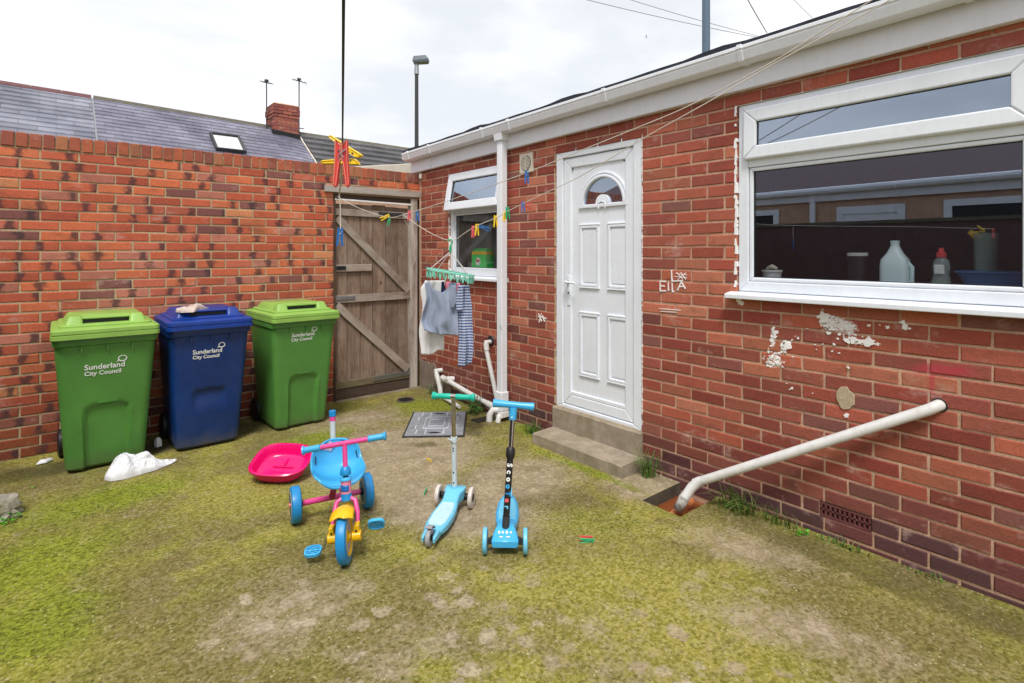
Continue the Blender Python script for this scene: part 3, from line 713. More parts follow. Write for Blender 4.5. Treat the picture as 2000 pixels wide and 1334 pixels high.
# fascia, gutter, roof : all fall a little towards the far end
def fz(y): return 2.475 - .0165 * y       # bottom of the fascia
ya, yb = -2.4, 5.48
f = MB()
f.loft([[(HX - .045, y, fz(y)), (HX + .06, y, fz(y)), (HX + .06, y, fz(y) + .19), (HX - .045, y, fz(y) + .19)] for y in (ya, 3.05)])
f.loft([[(HX - .0425, y, fz(y)), (HX + .06, y, fz(y)), (HX + .06, y, fz(y) + .19), (HX - .0425, y, fz(y) + .19)] for y in (3.053, 5.05)])
f.loft([[(HX - .045, y, fz(y)), (HX + .06, y, fz(y)), (HX + .06, y, fz(y) + .19), (HX - .045, y, fz(y) + .19)] for y in (5.053, yb)])
f.build('fascia_board', M['fascia'], house, bevel=.003)
MB().box(HX - .03, HX + .5, 5.483, 5.50, fz(yb) + .02, fz(yb) + .20).build('end_board', M['cream'], house)
def gutter_ring(y, e=0.):
    z = fz(y) + .205; P = [(-.050, 0), (-.050, -.068), (-.056, -.076), (-.120, -.076), (-.134, -.068), (-.150, -.022), (-.150, -.012), (-.157, -.009), (-.157, .012), (-.144, .012),
                           (-.142, -.016), (-.128, -.062), (-.118, -.068), (-.060, -.068), (-.056, -.060), (-.056, 0)]
    cx_, cz_ = -.10, -.03
    return [(HX + cx_ + (a - cx_) * (1 + e), y, z + cz_ + (b - cz_) * (1 + e)) for a, b in P]
gg = MB(); gg.loft([gutter_ring(y + .0) for y in (ya, 1.0, 3.0, 4.3, yb)]); gg.build('gutter', M['gutter'], house, bevel=.003)
for y in (-1.2, -.2, .55, 1.55, 2.55, 3.62, 4.0, 4.92, 5.36):
    MB().loft([gutter_ring(y - .016, .06), gutter_ring(y - .013, .11), gutter_ring(y + .013, .11), gutter_ring(y + .016, .06)]).build('gutter_bracket', M['gutter'], house)
MB().loft([[(a, y, b) for a, b in ((HX - .155, fz(y) + .205), (HX - .06, fz(y) + .205), (HX - .065, fz(y) + .15), (HX - .10, fz(y) + .13), (HX - .145, fz(y) + .15))] for y in (yb, yb + .008)]).build('gutter_end_cap', M['gutter'], house)
# roof: overlapping dark felt/tile edge, slightly wavy
RR = random.Random(3)
rf = MB(); n = 60
def roof_edge(i):
    y = ya - .05 + (yb + .08 - ya) * i / n; w_ = .002 * sin(i * 1.7) + .003 * RR.random() + (.012 if i % 9 in (4, 5) else 0)
    z = fz(y) + .222
    return [(HX - .13, y, z + w_ * .4), (HX - .128, y, z + .022 + w_), (HX + .5, y, z + .13 + w_ * .5), (HX + 2.2, y, z + .42), (HX + 4.2, y, z + .42), (HX + 4.2, y, z + .36), (HX + .3, y, z + .02)]
rf.loft([roof_edge(i) for i in range(n + 1)]); rf.build('roof', M['felt'], house)

# downpipe
t = MB(); py_, px_ = 3.79, HX - .075
zt = fz(py_) + .13
t.box(px_ - .034, px_ + .034, py_ - .034, py_ + .034, .17, zt - .02); t.build('downpipe', M['gutter'], house, bevel=.006)
MB().box(px_ - .05, px_ + .04, py_ - .05, py_ + .05, zt - .06, zt + .045, (-.012, -.012)).build('downpipe_outlet', M['gutter'], house, bevel=.006)
for z in (.17,):
    MB().box(px_ - .043, px_ + .043, py_ - .043, py_ + .043, z - .08, z + .09).build('downpipe_socket', M['gutter'], house, bevel=.006)
MB().box(px_ - .05, px_ + .05, py_ - .052, py_ + .05, .035, .088, (.004, .004)).build('downpipe_shoe', M['pipe_white'], house, bevel=.008)
MB().tube([(px_ - .035, py_ + .01, .10), (px_ - .075, py_ + .04, .098), (px_ - .10, py_ + .05, .06), (px_ - .105, py_ + .05, .0)], .028, 14).build('pipe_bend', M['pipe_white'], house, smooth=True)
MB().tube([(px_ - .02, py_ - .02, .06), (px_ - .05, py_ - .02, .05), (px_ - .062, py_ - .02, .0)], .024, 14).build('pipe_bend', M['pipe_white'], house, smooth=True)

# waste pipes at the foot of the wall
X1 = HX - .055
def pipe(pts, r, mat='pipe_white', sock=(), name='waste_pipe'):
    o = MB().tube(pts, r, 14).build(name, M[mat], house, smooth=True)
    for a, b in sock: MB().cyl(a, b, r * 1.22, 14).build('pipe_socket', M[mat], house, smooth=True)
    return o
pipe([(X1, 4.72, .19), (X1, 4.3, .13), (X1 - .01, 3.88, .085)], .024, sock=[((X1, 4.80, .20), (X1, 4.68, .185)), ((X1 - .008, 4.02, .10), (X1 - .01, 3.93, .09))])
pipe([(X1 + .06, 4.90, .25), (X1 - .005, 4.92, .25), (X1 - .01, 4.89, .21), (X1 - .01, 4.83, .10), (X1 - .02, 4.80, .01)], .026)
pipe([(X1 + .05, 4.66, .205), (X1 - .01, 4.68, .21), (X1 - .01, 4.74, .19)], .026)
pipe([(X1 - .07, 4.66, .03), (X1 - .11, 4.40, .032), (X1 - .13, 4.30, .03)], .018)
pipe([(HX + .02, 4.045, .66), (X1 - .005, 4.05, .66), (X1 - .008, 4.045, .62), (X1 - .004, 3.93, .30), (X1 - .004, 3.87, .13)], .021, sock=[((X1 - .007, 4.045, .655), (X1 - .007, 4.03, .59))])
MB().lathe([(.0, -.012), (.045, -.012), (.052, .0), (.04, .006), (.0, .004)], 'X', 12, (HX + .004, 4.05, .67)).build('pipe_hole', M['seal_dark'], house)
# long slanting drain pipe
pa, pb = Vector((HX + .03, .70, .775)), Vector((2.915, 1.80, .125))
o = MB().tube([Vector((HX + .05, .66, .80)), Vector((HX + .0, .672, .795)), Vector((HX - .028, .70, .775)), pb], .0255, 20).build('drain_pipe', M['pipe_white'], house, smooth=True)
e0 = pb + (pa - pb).normalized() * .03
MB().tube([e0 + (pa - pb).normalized() * .02, e0, pb + Vector((-.012, .008, -.022)), Vector((2.862, 1.838, .035))], [.0275, .0285, .0285, .0275], 20).build('pipe_elbow', M['pipe_white'], house, smooth=True)
MB().tube([Vector((2.866, 1.835, .045)), Vector((2.835, 1.862, -.035))], [.0278, .0265], 20, cap=False).build('pipe_end', plastic('scuffed_pipe', (.40, .38, .35), .6, .3, .95, 30), house, smooth=True, solid=.004)
MB().lathe([(.026, -.002), (.031, -.003), (.034, .0), (.026, .003)], 'X', 18, (HX - .0002, .672, .795), False).build('pipe_hole', M['seal_dark'], house)

# ---- rectangular frames in the wall plane: butt-jointed profiles
def frame(root, name, y0, y1, z0, z1, wd, x0, x1, mat='upvc', bev=.005, xf=None, bottom=True):
    m = MB(xf)
    def bar(poly): m.prism(poly, x0, x1, 'YZ')
    # mitred members
    bar([(y0, z0), (y1, z0), (y1 - wd, z0 + wd), (y0 + wd, z0 + wd)]); bar([(y1, z1), (y0, z1), (y0 + wd, z1 - wd), (y1 - wd, z1 - wd)])
    bar([(y0, z1), (y0, z0), (y0 + wd, z0 + wd), (y0 + wd, z1 - wd)]); bar([(y1, z0), (y1, z1), (y1 - wd, z1 - wd), (y1 - wd, z0 + wd)])
    return m.build(name, M[mat], root, bevel=bev)
def seal(root, y0, y1, z0, z1, x, wd=.006, xf=None):
    m = MB(xf)
    for a, b, c, d in ((y0, y1, z0, z0 + wd), (y0, y1, z1 - wd, z1), (y0, y0 + wd, z0 + wd, z1 - wd), (y1 - wd, y1, z0 + wd, z1 - wd)): m.box(x, x + .006, a, b, c, d)
    return m.build('gasket', M['seal_dark'], root)

# ---- kitchen window
y0, y1, z0, z1 = .31, 1.64, 1.268, 2.368
win = frame(house, 'window', y0, y1, z0, z1, .058, HX + .012, HX + .075)
zm = 2.035
MB().box(HX + .014, HX + .075, y0 + .058, y1 - .058, zm - .038, zm + .030).build('transom', M['upvc'], win, bevel=.004)
# fixed lower light
frame(win, 'bead', y0 + .060, y1 - .060, z0 + .060, zm - .040, .022, HX + .022, HX + .05, bev=.006)
seal(win, y0 + .080, y1 - .080, z0 + .080, zm - .060, HX + .034)
MB().box(HX + .040, HX + .044, y0 + .080, y1 - .080, z0 + .080, zm - .060).build('pane', M['glass'], win)
# top-hung opening light, slight tilt added so its pane mirrors the sky
T = Matrix.Translation((HX + .004, 0, z1 - .035)) @ Matrix.Rotation(radians(1.4), 4, 'Y') @ Matrix.Translation((-HX - .004, 0, -z1 + .035))
frame(win, 'sash', y0 + .040, y1 - .040, zm + .006, z1 - .036, .076, HX - .012, HX + .03, bev=.008, xf=T)
seal(win, y0 + .112, y1 - .112, zm + .078, z1 - .108, HX + .004, xf=T)
MB(T).box(HX + .012, HX + .016, y0 + .112, y1 - .112, zm + .078, z1 - .108).build('pane', M['glass_sky'], win)
MB().loft([[(HX - .075, y, 1.226), (HX + .04, y, 1.226), (HX + .04, y, 1.266), (HX - .03, y, 1.262), (HX - .075, y, 1.252)] for y in (.24, 1.685)]).build('sill', M['upvc'], win, bevel=.004)
MB().box(XI, XI + .22, .2, 1.75, 1.24, 1.272).build('inner_sill', M['plaster'], win)
# ragged white sealant down the jamb
def ragged(yc, za, zb, wdt=.012, mat='paint_white'):
    m = MB(); z = za; r = random.Random(int(za * 100 + yc * 1000))
    while z < zb:
        h = .015 + r.random() * .05; a = (r.random() - .5) * wdt
        if r.random() < .8: m.box(HX - .0035, HX + .02, yc - wdt * (.4 + r.random() * .5) + a * .4, yc + wdt * (.3 + r.random() * .6) + a * .4, z, z + h, (.001, .003))
        z += h * .8
    return m.build('sealant', M[mat], house)
ragged(1.652, 1.29, 2.36); ragged(3.194, .27, 2.3, .008, 'plug'); ragged(4.758, 1.3, 2.28, .01); ragged(2.331, .3, 2.3, .005)
MB().box(HX + .003, HX + .05, .31, 1.66, 2.3690, 2.376).build('window_head', M['cream'], house)
MB().box(HX + .003, HX + .05, 3.82, 4.76, 2.3035, 2.310).build('window_head', M['room_brown'], house)
MB().box(HX + .003, HX + .05, 2.34, 3.20, 2.3225, 2.332).build('door_head', M['room_brown'], house)

# ---- small window with its top light propped open
y0, y1, z0, z1 = 3.825, 4.748, 1.268, 2.302
w2 = frame(house, 'window', y0, y1, z0, z1, .056, HX + .012, HX + .075)
zm = 1.925
MB().box(HX + .014, HX + .075, y0 + .056, y1 - .056, zm - .036, zm + .022).build('transom', M['upvc'], w2, bevel=.004)
frame(w2, 'bead', y0 + .058, y1 - .058, z0 + .058, zm - .038, .018, HX + .022, HX + .05, bev=.005)
seal(w2, y0 + .076, y1 - .076, z0 + .076, zm - .056, HX + .034)
MB().box(HX + .040, HX + .044, y0 + .076, y1 - .076, z0 + .076, zm - .056).build('pane', mat_glass('clear_window_glass', .10), w2)
T = Matrix.Translation((HX + .0, 0, z1 - .004)) @ Matrix.Rotation(radians(10.5), 4, 'Y') @ Matrix.Translation((-HX - .0, 0, -z1 + .004))
frame(w2, 'sash', y0 + .004, y1 - .002, zm - .012, z1 - .006, .082, HX - .012, HX + .03, bev=.008, xf=T)
seal(w2, y0 + .082, y1 - .082, zm + .068, z1 - .086, HX + .004, xf=T)
MB(T).box(HX + .012, HX + .016, y0 + .082, y1 - .082, zm + .068, z1 - .086).build('pane', M['glass_sky'], w2)
MB().loft([[(HX - .055, y, 1.226), (HX + .04, y, 1.226), (HX + .04, y, 1.266), (HX - .03, y, 1.262), (HX - .055, y, 1.252)] for y in (3.79, 4.70)]).build('sill', M['upvc'], w2, bevel=.004)
MB().box(XI, XI + .25, 3.7, 4.85, 1.24, 1.272).build('inner_sill', M['plaster'], w2)

# ---- door
y0, y1, z0, z1 = 2.342, 3.186, .252, 2.322
df = MB(); wd = .072
df.prism([(y1, z1), (y0, z1), (y0 + wd, z1 - wd), (y1 - wd, z1 - wd)], HX + .006, HX + .07, 'YZ')
df.prism([(y0, z1), (y0, z0), (y0 + wd, z0 + .03), (y0 + wd, z1 - wd)], HX + .006, HX + .07, 'YZ'); df.prism([(y1, z0), (y1, z1), (y1 - wd, z1 - wd), (y1 - wd, z0 + .03)], HX + .006, HX + .07, 'YZ')
df.prism([(y0, z0), (y1, z0), (y1 - wd, z0 + .03), (y0 + wd, z0 + .03)], HX + .006, HX + .07, 'YZ')
df.build('door_frame', M['upvc'], house, bevel=.006)
a, b, c, d = y0 + wd + .004, y1 - wd - .004, z0 + .035, z1 - wd - .005
door = thing('door', None, None); door.parent = house; door['label'] = 'white panelled door with arched top light'
sw = .078
m = MB()
for P in ([(b, d), (a, d), (a + sw, d - sw), (b - sw, d - sw)], [(a, d), (a, c), (a + sw, c + sw), (a + sw, d - sw)], [(b, c), (b, d), (b - sw, d - sw), (b - sw, c + sw)], [(a, c), (b, c), (b - sw, c + sw), (a + sw, c + sw)]):
    m.prism(P, HX + .018, HX + .06, 'YZ')
m.build('door_rail', M['upvc'], door, bevel=.007)
# slab with an arched hole for the light: triangulated as fan strips
yc, zc, R = 2.712, 1.866, .205
pa_, pb_, pc_, pd_ = a + sw, b - sw, c + sw, d - sw
m = MB(); xs = HX + .032
m.box(xs, xs + .02, pa_, pb_, pc_, zc)
n = 24; arc = [(yc + R * cos(pi * k / n), zc + R * sin(pi * k / n)) for k in range(n + 1)]
outp = []
for k in range(n + 1):
    th = pi * k / n; dx, dz = cos(th), sin(th)
    tt = min(((pb_ - yc) / dx) if dx > 1e-6 else 1e9, ((pa_ - yc) / dx) if dx < -1e-6 else 1e9, ((pd_ - zc) / dz) if dz > 1e-6 else 1e9)
    outp.append((yc + dx * tt, zc + dz * tt))
for k in range(n):
    m.prism([arc[k], outp[k], outp[k + 1], arc[k + 1]], xs, xs + .02, 'YZ')
m.build('door_leaf', M['upvc'], door)
def arcband(r0, r1, x0, x1, a0=0, a1=pi, cy=yc, cz=zc, n=24, name='arch_moulding'):
    m = MB(); rings = []
    for k in range(n + 1):
        th = a0 + (a1 - a0) * k / n
        rings.append([(x0 + .004, cy + r0 * cos(th), cz + r0 * sin(th)), (x0, cy + (r0 * .6 + r1 * .4) * cos(th), cz + (r0 * .6 + r1 * .4) * sin(th)), (x0 + .003, cy + r1 * cos(th), cz + r1 * sin(th)), (x1, cy + r1 * cos(th), cz + r1 * sin(th)), (x1, cy + r0 * cos(th), cz + r0 * sin(th))])
    return m.loft(rings).build(name, M['upvc'], door)
arcband(R - .012, R + .012, HX + .014, HX + .045); arcband(R + .016, R + .034, HX + .020, HX + .045)
m = MB()
m.box(HX + .016, HX + .05, yc - R - .034, yc + R + .034, zc - .030, zc - .002)
m.build('arch_base', M['upvc'], door, bevel=.005)
arcband(.0, .066, HX + .018, HX + .05, name='arch_boss'); arcband(.030, .040, HX + .012, HX + .0175, -.6, pi + .6, cz=zc - .02, name='arch_boss')
gl = MB(); gl.prism([(yc + (R - .01) * cos(pi * k / n), zc + (R - .01) * sin(pi * k / n)) for k in range(n + 1)], HX + .036, HX + .040, 'YZ'); gl.build('pane', M['glass'], door)
MB().box(HX + .05, HX + .06, yc - .26, yc + .26, zc - .04, zc + .27).build('pane_backing', M['room_brown'], door)  # dark brown sheet closing off the back of the arched pane
for (ya_, yb_) in ((2.461, 2.659), (2.749, 2.943)):
    for (za_, zb_) in ((.545, 1.022), (1.232, 1.702)):
        m = MB(); q = .02
        fr = lambda e, x0, x1: [m.prism(P, x0, x1, 'YZ') for P in ([(ya_ + e, za_ + e), (yb_ - e, za_ + e), (yb_ - e - q, za_ + e + q), (ya_ + e + q, za_ + e + q)], [(yb_ - e, zb_ - e), (ya_ + e, zb_ - e), (ya_ + e + q, zb_ - e - q), (yb_ - e - q, zb_ - e - q)],
                                                                [(ya_ + e, zb_ - e), (ya_ + e, za_ + e), (ya_ + e + q, za_ + e + q), (ya_ + e + q, zb_ - e - q)], [(yb_ - e, za_ + e), (yb_ - e, zb_ - e), (yb_ - e - q, zb_ - e - q), (yb_ - e - q, za_ + e + q)])]
        fr(0, HX + .020, HX + .036)
        m.box(HX + .0185, HX + .0345, ya_ - .006, yb_ + .006, zb_ + .001, zb_ + .014); m.box(HX + .0185, HX + .0345, ya_ - .006, yb_ + .006, za_ - .014, za_ - .001)
        mo = m.build('panel_moulding', M['upvc'], door, bevel=.004)
        MB().box(HX + .027, HX + .0315, ya_ + .034, yb_ - .034, za_ + .034, zb_ - .034, None).build('panel', M['upvc'], mo, bevel=.003)
MB().box(HX + .020, HX + .034, a + sw, b - sw, c + sw + .001, c + sw + .03).build('weather_bar', M['upvc'], door, bevel=.005)
MB().box(HX + .010, HX + .020, 3.036, 3.066, 1.075, 1.315).build('handle_plate', M['upvc'], door, bevel=.004)
hd = MB(); hd.tube([(HX + .012, 3.051, 1.262), (HX - .030, 3.051, 1.262), (HX - .036, 3.045, 1.262), (HX - .036, 2.935, 1.258)], [.011, .011, .010, .009], 12); hd.build('handle', M['upvc'], door, smooth=True)
MB().tube([(HX + .012, 3.051, 1.262), (HX - .012, 3.051, 1.262)], .014, 14).build('handle_rose', M['chrome'], door, smooth=True)
MB().cyl((HX + .007, 3.051, 1.175), (HX + .012, 3.051, 1.175), .008, 12).build('lock', M['dark_metal'], door)
# doorstep
dj = Matrix.Identity(4)
def rough_block(name, x0, x1, y0, y1, z0, z1, parent, mat, amp=.004, n=14, tag_=None):
    m = MB(); rr = random.Random(int(y0 * 77))
    def P(x, y, z):
        q = Vector((x * 14, y * 14, z * 14)); return (x + noise.noise(q) * amp, y + noise.noise(q + Vector((9, 0, 0))) * amp, z + noise.noise(q + Vector((0, 9, 0))) * amp)
    ny = max(2, int((y1 - y0) / .04)); rings = []
    for j in range(ny + 1):
        y = y0 + (y1 - y0) * j / ny; c = .008
        prof = [(x0, z0), (x0, (z0 + z1) / 2), (x0, z1 - c), (x0 + c, z1), ((x0 + x1) / 2, z1), (x1, z1), (x1, z0)]
        rings.append([P(a, y, b) for a, b in prof])
    m.loft(rings); return m.build(name, mat, parent, smooth=True)
rough_block('threshold_step', HX - .022, HX + .10, 2.325, 3.20, -.05, .247, house, M['concrete'], .005)
rough_block('lower_step', 2.865, HX - .026, 2.305, 3.185, -.05, .085, house, M['concrete'], .006)
MB().box(HX + .0, HX + .1, 2.337, 3.188, .244, .252).build('door_bedding', M['plug'], house)

# airbrick
ab = MB(); x = HX + .002
ab.box(x, x + .05, .947, 1.184, .098, .108); ab.box(x, x + .05, .947, 1.184, .163, .172); ab.box(x + .016, x + .05, .947, 1.184, .108, .163)
for k in range(11): ab.box(x + .001, x + .05, .947 + k * .0226, .947 + k * .0226 + .010, .108, .163)
ab.box(x + .001, x + .049, .947, 1.184, .1325, .1385)
ab.build('airbrick', M['terra_dark'], house)
# extractor vent
v = MB(); yv, zv = 3.536, 2.265
v.box(HX - .018, HX + .01, yv - .083, yv + .083, zv - .085, zv + .085, None); vo = v.build('extractor_vent', M['cream'], house, bevel=.006)
MB().lathe([(0, -.001), (.064, -.001), (.067, .002), (.067, .01), (0, .01)], 'X', 28, (HX - .020, yv, zv)).build('grille_recess', M['seal_dark'], vo, smooth=True)
s_ = MB()
for k in range(-5, 6):
    zz = zv + k * .0118; hw = sqrt(max(0, .063 ** 2 - (k * .0118) ** 2))
    s_.box(HX - .024, HX - .019, yv - hw, yv + hw, zz - .0035, zz + .0035)
s_.box(HX - .0245, HX - .0215, yv - .004, yv + .004, zv - .06, zv + .06)
s_.build('grille_slat', M['cream'], vo)
# mortar plug, cement skirt near the gate
def blobmesh(cy, cz, ry, rz, x, seed, th=.004, n=18, jag=.35):
    r = random.Random(seed); P = []
    for k in range(n):
        a = 2 * pi * k / n; q = 1 + (r.random() - .5) * 2 * jag
        P.append((cy + ry * q * cos(a), cz + rz * q * sin(a)))
    return MB().prism(P, x - th, x + .002, 'YZ')
blobmesh(1.06, .745, .042, .058, HX - .001, 5, .006, jag=.12).build('mortar_plug', M['plug'], house, bevel=.002)
o = MB()
for j in range(1):
    rings = []
    for i in range(13):
        y = 4.72 + .6 * i / 12; h = (.30 if i > 5 else .16) + noise.noise((i * .7, 1, 1)) * .05
        rings.append([(HX - .012 + noise.noise((i * .9, k * .8, 2)) * .008, y, h * k / 5) for k in range(6)] + [(HX + .01, y, h), (HX + .01, y, 0)])
    o.loft(rings)
o.build('cement_skirt', M['render_patch'], house, smooth=True)
# painted marks: flaked white splashes, scratched name, red smear
ps = MB(); r = random.Random(21)
def splash(py, pz, wy, wz, n, s0=.006, s1=.02):
    for k in range(n):
        cy = py + r.gauss(0, .42) * wy; cz = pz + r.gauss(0, .42) * wz; s = s0 + (s1 - s0) * r.random() ** 2
        n_ = r.randint(5, 8); a0 = r.random() * 6; P = []
        for i in range(n_):
            q = s * (.4 + r.random()); an = a0 + 2 * pi * i / n_
            P.append((cy + q * cos(an) * (1.2), cz + q * sin(an)))
        e = .0002 * (k % 7)
        ps.prism(P, HX - .0042 - e, HX + .002, 'YZ')
splash(1.424, .895, .09, .07, 26, .003, .009); splash(1.425, 1.02, .02, .09, 12, .004, .012); splash(1.36, .96, .05, .05, 10)
splash(1.075, 1.10, .2, .05, 34, .003, .010); splash(1.15, 1.13, .03, .06, 14); splash(.985, 1.05, .08, .02, 18); splash(1.2, .98, .25, .15, 12, .003, .007); splash(.80, 1.15, .03, .02, 4)
splash(1.05, .66, .03, .02, 4, .003, .01); splash(1.3, .75, .1, .1, 4, .003, .008); splash(1.62, 1.2, .02, .02, 3)
ps.build('white_paint_splash', M['paint_white'], house, kind='stuff')
def strokes(segs, name, w_=.0045, mat='paint_white'):
    m = MB()
    for k, (A, B) in enumerate(segs):
        a = on_x(*A, HX); b = on_x(*B, HX); d = (b - a); d.normalize(); nrm = Vector((0, -d.z, d.y)) * w_
        e = .0002 * (k % 5)
        P = [a + nrm * .8, b + nrm, b - nrm, a - nrm * .8]
        m.prism([(p.y, p.z) for p in P], HX - .0044 - e, HX + .002, 'YZ')
    return m.build(name, M[mat], house)
strokes([((1290, 549), (1290, 568)), ((1290, 549), (1301, 550)), ((1290, 558), (1299, 559)), ((1290, 568), (1301, 568))], 'graffiti_letter')
strokes([((1306, 551), (1306, 568)), ((1313, 552), (1314, 570)), ((1313, 570), (1317, 569))], 'graffiti_letter')
strokes([((1312, 527), (1313, 549)), ((1313, 549), (1334, 548))], 'graffiti_letter')
strokes([((1331, 550), (1324, 567)), ((1331, 550), (1339, 564)), ((1327, 560), (1335, 559))], 'graffiti_letter')
strokes([((1320, 534), (1342, 537)), ((1318, 540), (1342, 542)), ((1322, 532), (1334, 545)), ((1330, 532), (1340, 546)), ((1324, 546), (1340, 533))], 'graffiti_scribble', .0022)
strokes([((1288, 603), (1330, 606)), ((1290, 608), (1322, 610))], 'graffiti_scribble', .002)
strokes([((1052, 612), (1058, 628)), ((1058, 612), (1053, 630)), ((1052, 618), (1068, 622)), ((1060, 616), (1064, 628))], 'graffiti_scribble', .0045)
rp = MB(); r = random.Random(5)
for k in range(9):
    cy = .76 - k * .027 + r.random() * .01; P = []
    for i in range(8):
        a = 2 * pi * i / 8; P.append((cy + .026 * cos(a) * (.7 + r.random() * .6), .925 + r.random() * .014 - .006 + .028 * sin(a) * (.6 + r.random() * .5)))
    rp.prism(P, HX - .0036 - .0002 * k, HX + .002, 'YZ')
for k in range(5):
    cy = .745 - k * .035; P = [(cy + .006, .92), (cy + .004, .87 - r.random() * .03), (cy - .003, .865), (cy - .006, .92)]; rp.prism(P, HX - .0032 - .0001 * k, HX + .002, 'YZ')


# ================================================================== GATE
gate = thing('wooden_gate', 'weathered brown wooden plank gate with diagonal braces between brick wall and house', 'gate', (2.12, BY, 0))
RG = random.Random(11)
def plank(x0, x1, z0, z1, yf, th, mat, root=None, name='plank', bev=.003):
    # a vertical board whose own X axis runs up along the grain
    cx_, cz_ = (x0 + x1) / 2 - 2.12, (z0 + z1) / 2; l, w_ = z1 - z0, x1 - x0
    m = MB(); m.box(-l / 2, l / 2, 0, th, -w_ / 2, w_ / 2)
    o = m.build(name, M[mat], root or gate, bevel=bev); o.location = (cx_, yf, cz_); o.rotation_euler = (0, -pi / 2, 0); return o
def rail(A, B, w_, yf, th, mat, root=None, name='rail', bev=.003):
    a = Vector((A[0] - 2.12, 0, A[1])); b = Vector((B[0] - 2.12, 0, B[1])); l = (b - a).length
    m = MB(); m.box(-l / 2, l / 2, 0, th, -w_ / 2, w_ / 2); o = m.build(name, M[mat], root or gate, bevel=bev)
    o.location = ((a + b) / 2).x, yf, ((a + b) / 2).z; o.rotation_euler = (0, -atan2(b.z - a.z, b.x - a.x), 0); return o
xs_ = [2.150, 2.288, 2.430, 2.566, 2.715, 2.862, 2.985]
for k in range(6): plank(xs_[k] + .002, xs_[k + 1] - .002, .118 + RG.random() * .01, 2.0 - RG.random() * .02, .045 + RG.random() * .004, .018, 'wood')
rail((2.155, 1.905), (2.985, 1.895), .07, .022, .022, 'wood_pale')
rail((2.150, 1.335), (2.545, 1.335), .070, .020, .022, 'wood_pale')
rail((2.145, 1.022), (3.005, 1.022), .078, .020, .022, 'wood_pale')
rail((2.150, .150), (3.0, .150), .075, .022, .022, 'wood_green')
rail((2.172, 1.845), (2.985, 1.075), .078, .022, .022, 'wood_pale', name='brace')
rail((2.165, .965), (2.975, .205), .078, .022, .022, 'wood_pale', name='brace')
plank(2.996, 3.072, 0, 2.085, -.012, .085, 'wood_post', name='gate_post'); plank(3.0745, 3.116, 0, 2.085, .02, .06, 'wood_dark', name='gate_post')
plank(2.126, 2.147, 0, 2.085, -.004, .09, 'wood_dark', name='gate_post')
rail((2.147, .055), (2.996, .055), .105, .03, .03, 'wood_dark', name='gap_board')  # dark board put in to stand for the dark gap under the gate
rail((2.147, 2.060), (2.996, 2.060), .045, .012, .05, 'wood_dark', name='frame_head')
rail((2.14, 2.029), (2.996, 2.018), .017, -.006, .018, 'paint_white', name='white_strip')
rail((2.03, 2.128), (3.112, 2.134), .066, -.035, .12, 'wood_post', name='lintel')
for (x0, x1, z, mt) in ((2.148, 2.36, 1.030, 'galv'), (2.148, 2.26, 1.338, 'dark_metal'), (2.62, 2.90, 1.905, 'dark_metal')):
    m = MB(); m.box(x0 - 2.12, x1 - 2.12, .012, .0195, z - .018, z + .018)
    for k in range(3):
        xx = x0 - 2.12 + (x1 - x0) * (.25 + .25 * k); m.cyl((xx, .006, z), (xx, .012, z), .006, 8)
    m.build('hinge', M[mt], gate, bevel=.001)
m = MB(); m.tube([(.045, .002, 1.352), (.13, .002, 1.352)], .007, 8); m.tube([(.06, .002, 1.325), (.06, -.012, 1.352)], .005, 8); m.build('bolt', M['dark_metal'], gate, smooth=True)
rail((2.56, .162), (3.0, .168), .052, .015, .0065, 'galv', name='metal_strip')
rough_block('threshold_strip', 2.13, 3.10, 5.285, 5.30, -.05, .018, None, M['concrete'], .003)
o = bpy.data.objects['threshold_strip']; tag(o, 'thin pale concrete strip on the ground under the wooden gate', 'threshold')

# ================================================================== HOUSES ACROSS THE LANE
def ridge_z(x):
    P = [(-6, 4.80), (-.8, 4.705), (.56, 4.68), (4.3, 4.57), (4.6, 4.52), (8, 4.49), (16, 4.42)]
    for (a, b), (c, d) in zip(P, P[1:]):
        if x <= c: return b + (d - b) * (x - a) / (c - a)
    return P[-1][1]
SLP = .70; RY = 14.0; RRR = random.Random(9)
def roof_strip(root, x0, x1, rows, wd, mat, step=.175, th=.012, name='slates'):
    J = Joined(); sl = sqrt(1 + SLP ** 2)
    for k in range(rows):
        # each course lies over the one below it
        t0, t1 = k * step, (k + 1) * step + .03
        x = x0 - (wd / 2 if k % 2 else 0)
        while x < x1:
            a, b = max(x, x0), min(x + wd, x1) - .004
            if b - a > .02:
                dz = RRR.random() * .004
                def P(xx, t, up): return (xx, RY - t / sl, ridge_z(xx) - .02 - t * SLP / sl + up)
                v = [P(a, t0, 0), P(b, t0, 0), P(b, t1, th + .012 + dz), P(a, t1, th + .012 + dz), P(b, t1, dz), P(a, t1, dz)]
                tn = .82 + RRR.random() * .34
                J.add((v, [(0, 1, 2, 3), (3, 2, 4, 5)]), Matrix.Identity(4), (tn, tn, tn * 1.02, 1))
            x += wd
    return J.build(name, mat, root)
